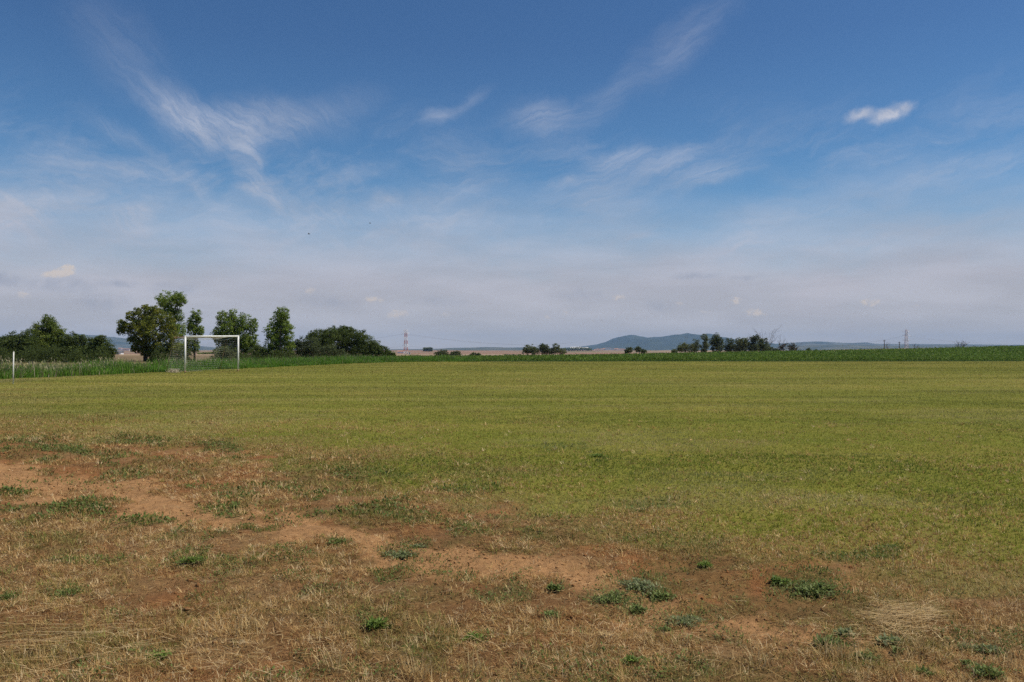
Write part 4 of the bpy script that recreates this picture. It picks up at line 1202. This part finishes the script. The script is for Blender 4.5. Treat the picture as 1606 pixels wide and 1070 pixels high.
    cirrus = [(225, 135, 350, 200, 26, .6), (260, 190, 380, 220, 30, .35), (350, 200, 520, 190, 30, .45), (330, 175, 420, 165, 24, .25), (385, 215, 395, 290, 20, .5), (395, 285, 445, 328, 20, .5), (440, 325, 560, 345, 26, .5),
              (130, 180, 250, 240, 14, .25), (250, 240, 350, 330, 14, .28), (150, 30, 230, 120, 40, .15), (-60, 340, 60, 350, 36, .55), (-40, 355, 115, 362, 34, .6), (-20, 325, 40, 335, 18, .3), (160, 362, 235, 345, 26, .55), (225, 340, 250, 318, 14, .3),
              (215, 330, 265, 300, 16, .25), (580, 315, 612, 315, 17, .4), (560, 352, 820, 350, 16, .35), (665, 187, 712, 170, 11, .42), (710, 170, 770, 143, 9, .22),
              (805, 188, 890, 185, 22, .42), (880, 205, 1000, 120, 22, .2), (990, 120, 1150, 5, 26, .22), (870, 240, 1010, 238, 9, .25), (890, 292, 1060, 250, 30, .36), (1000, 300, 1180, 250, 26, .3),
              (1090, 385, 1350, 300, 26, .40), (1330, 305, 1640, 225, 22, .26), (1250, 390, 1640, 325, 13, .36), (1378, 322, 1432, 305, 7, .2),
              (0, 230, 140, 260, 16, .15), (700, 230, 780, 320, 40, .15), (820, 310, 1000, 330, 30, .35), (600, 150, 520, 160, 20, .12), (300, 400, 700, 390, 40, .3), (500, 275, 640, 250, 14, .2), (620, 330, 760, 300, 20, .3), (850, 285, 960, 278, 9, .3), (920, 258, 1020, 236, 10, .3), (1010, 262, 1130, 222, 12, .34), (1060, 300, 1180, 262, 14, .3), (560, 320, 760, 352, 22, .25), (1450, 390, 1640, 380, 30, .25)]
    ci = total(P, cirrus)
    sharp = [(955, 375, 1042, 364, 5, .42)]
    small = [(1330, 186, 1364, 174, 7, .85), (1388, 181, 1424, 169, 9.5, .95), (1355, 180, 1405, 180, 8, .55), (1370, 190, 1392, 186, 6, .3), (1420, 170, 1436, 162, 5, .4)]
    sm = total(PC, small + sharp)
    # texture: fine fibres drawn out along two directions, and a soft broken field
    fibA = noise(mapping(P, rot=R(15), sc=(5.5, .7, 1)), 1.1, 10, .7, .5, .30, .70, .38, 1.28)
    fibB = noise(mapping(P, rot=R(-38), sc=(4.2, .8, 1)), 1.1, 10, .7, .5, .30, .70, .38, 1.28)
    side = mr(az, -14, 2, 0, 1)
    fib = math_('ADD', math_('MULTIPLY', fibA, side), math_('MULTIPLY', fibB, math_('SUBTRACT', 1.0, side)))
    ci = math_('MULTIPLY', ci, fib)
    puff = noise(PC, 1.6, 6, .6, 0, .3, .6, .55, 1.1)
    sm = math_('MULTIPLY', sm, puff)
    field = math_('MULTIPLY', noise(mapping(P, rot=R(12), sc=(3.2, 1.0, 1)), .22, 10, .68, .4, .46, .74, 0, .8), mr(el, 18, 8.5, 0, 1))
    cz = math_('ADD', math_('ADD', ci, sm), field)
    # veil of haze cloud thickening to the horizon
    veil_el = math_('ADD', el, math_('MULTIPLY', math_('SUBTRACT', noise(mapping(P, sc=(3, 1, 1)), .3, 7, .6).outputs['Fac'], .5), 6.0))
    veil = mr(veil_el, 12.6, 3.6, 0, .93)
    keep = math_('MULTIPLY', math_('SUBTRACT', 1.0, math_('MULTIPLY', cz, .82, clamp=True), clamp=True), math_('SUBTRACT', 1.0, veil))
    fac = math_('SUBTRACT', 1.0, keep, clamp=True)
    # colour of the cloud layer: whiter aloft, lavender grey low down
    cr = n.new('ShaderNodeValToRGB'); e = cr.color_ramp.elements
    e[0].position = 0; e[0].color = (.55, .515, .52, 1)
    e[1].position = 1; e[1].color = (.50, .53, .63, 1)
    for ps, c in ((.10, (.495, .48, .525, 1)), (.28, (.485, .475, .535, 1)), (.5, (.44, .485, .59, 1))):
        q = e.new(ps); q.color = c
    l.new(mr(el, 0, 16, 0, 1, False), cr.inputs[0])
    lowvar = noise(mapping(cmb.outputs[0], sc=(4.0, .8, 1)), .35, 6, .55, .2, .35, .65, .93, 1.07)
    cl = n.new('ShaderNodeMix'); cl.data_type = 'RGBA'; cl.blend_type = 'MULTIPLY'; cl.inputs['Factor'].default_value = 1
    l.new(cr.outputs[0], cl.inputs['A']); l.new(lowvar, cl.inputs['B'])
    bgc = n.new('ShaderNodeBackground'); bgc.inputs['Strength'].default_value = 1; l.new(cl.outputs['Result'], bgc.inputs['Color'])
    mx = n.new('ShaderNodeMixShader'); l.new(fac, mx.inputs[0]); l.new(bg.outputs[0], mx.inputs[1]); l.new(bgc.outputs[0], mx.inputs[2])
    # little fair-weather clouds low over the horizon, warm white tops
    cum = [(58, 431, 116, 431, 5, 1.0), (84, 425, 116, 425, 6, 1.0), (100, 419, 114, 420, 5, .9), (28, 463, 48, 463, 6, .55), (570, 469, 604, 470, 6, .6), (606, 495, 640, 490, 8, .62), (960, 467, 980, 468, 6, .6), (1145, 472, 1162, 473, 5, .7),
           (1168, 490, 1206, 491, 6, .62), (1340, 476, 1390, 474, 5, .6), (476, 458, 492, 456, 8, .4), (520, 506, 534, 504, 5, .5), (880, 489, 895, 488, 5, .45), (845, 500, 868, 500, 5, .4),
           (1060, 476, 1070, 476, 4, .45), (1095, 488, 1118, 490, 4, .35), (1430, 477, 1445, 477, 3, .35), (680, 492, 720, 490, 5, .35), (1075, 500, 1085, 500, 4, .3)]
    cu = total(PC, cum)
    cu = mr(math_('MULTIPLY', cu, noise(PC, 3.0, 7, .65, .3, .32, .64, .35, 1.2)), .12, .72, 0, .78)
    bgw = n.new('ShaderNodeBackground'); bgw.inputs['Color'].default_value = (.66, .58, .52, 1); bgw.inputs['Strength'].default_value = 1
    mx2 = n.new('ShaderNodeMixShader'); l.new(cu, mx2.inputs[0]); l.new(mx.outputs[0], mx2.inputs[1]); l.new(bgw.outputs[0], mx2.inputs[2])
    # grey-blue shadowed cloud bases
    gr = [(-30, 440, 30, 436, 9, .6), (30, 447, 160, 447, 10, .5), (160, 442, 215, 447, 6, .5), (230, 452, 330, 455, 8, .35), (1055, 434, 1135, 432, 5, .45), (1140, 436, 1200, 434, 4, .35), (860, 462, 960, 466, 10, .25),
          (470, 470, 560, 478, 8, .3), (640, 470, 740, 474, 8, .25), (1010, 478, 1060, 480, 8, .25), (120, 470, 200, 476, 14, .3)]
    gu = math_('MULTIPLY', total(PC, gr), noise(PC, 1.2, 5, .6, 0, .3, .65, .3, 1.1), clamp=True)
    bgg = n.new('ShaderNodeBackground'); bgg.inputs['Color'].default_value = (.285, .325, .42, 1)
    mx3 = n.new('ShaderNodeMixShader'); l.new(gu, mx3.inputs[0]); l.new(mx2.outputs[0], mx3.inputs[1]); l.new(bgg.outputs[0], mx3.inputs[2])
    l.new(mx3.outputs[0], out.inputs['Surface'])
    w.cycles.sampling_method = 'MANUAL'; w.cycles.sample_map_resolution = 512


def build_light_camera():
    L = bpy.data.lights.new('sun', 'SUN'); L.energy = 4.2; L.angle = R(.53); L.color = (1, .955, .88)
    o = bpy.data.objects.new('sun', L); COL.objects.link(o)
    v = np.array([math.sin(SUN_AZ) * math.cos(SUN_EL), math.cos(SUN_AZ) * math.cos(SUN_EL), math.sin(SUN_EL)])
    from mathutils import Vector
    o.rotation_euler = Vector(v).to_track_quat('Z', 'Y').to_euler(); o.location = (30, 0, 60)
    cam = bpy.data.cameras.new('camera'); c = bpy.data.objects.new('camera', cam); COL.objects.link(c)
    c.location = (0, 0, H); cam.sensor_width = 36; cam.lens = 36 * F / 1606
    c.rotation_euler = (R(90) + math.atan((HZ - 535) / F), 0, 0)
    cam.clip_start = .05; cam.clip_end = 60000
    scene.camera = c


def build_haze():
    m, n, l = new_mat('hazy_air')
    out = n.new('ShaderNodeOutputMaterial'); v = n.new('ShaderNodeVolumePrincipled')
    v.inputs['Color'].default_value = (.44, .68, 1.0, 1); v.inputs['Density'].default_value = HAZE
    v.inputs['Anisotropy'].default_value = 0.0
    l.new(v.outputs[0], out.inputs['Volume'])
    mb = MB(); mb.box(-16000, 16000, -3000, 14400, -60, 232)
    o = mb.build('haze', m); props(o, None, None, None, 'stuff')


HAZE = 4.8e-5
build_world()
build_light_camera()
build_haze()
build_ground()
build_turf()
build_straw()
build_clods()
build_cover()
build_weeds()
build_crop()
build_verge()
build_trees()
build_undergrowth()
build_bare()
build_goal()
build_far()
build_hills()
build_birds()

scene.view_settings.view_transform = 'Standard'; scene.view_settings.look = 'None'
scene.view_settings.exposure = 0; scene.view_settings.gamma = 1
try: scene.view_settings.use_curve_mapping = False
except Exception: pass
scene.render.engine = 'CYCLES'
cy = scene.cycles
cy.max_bounces = 6; cy.diffuse_bounces = 3; cy.transmission_bounces = 4; cy.volume_bounces = 0
cy.use_denoising = False
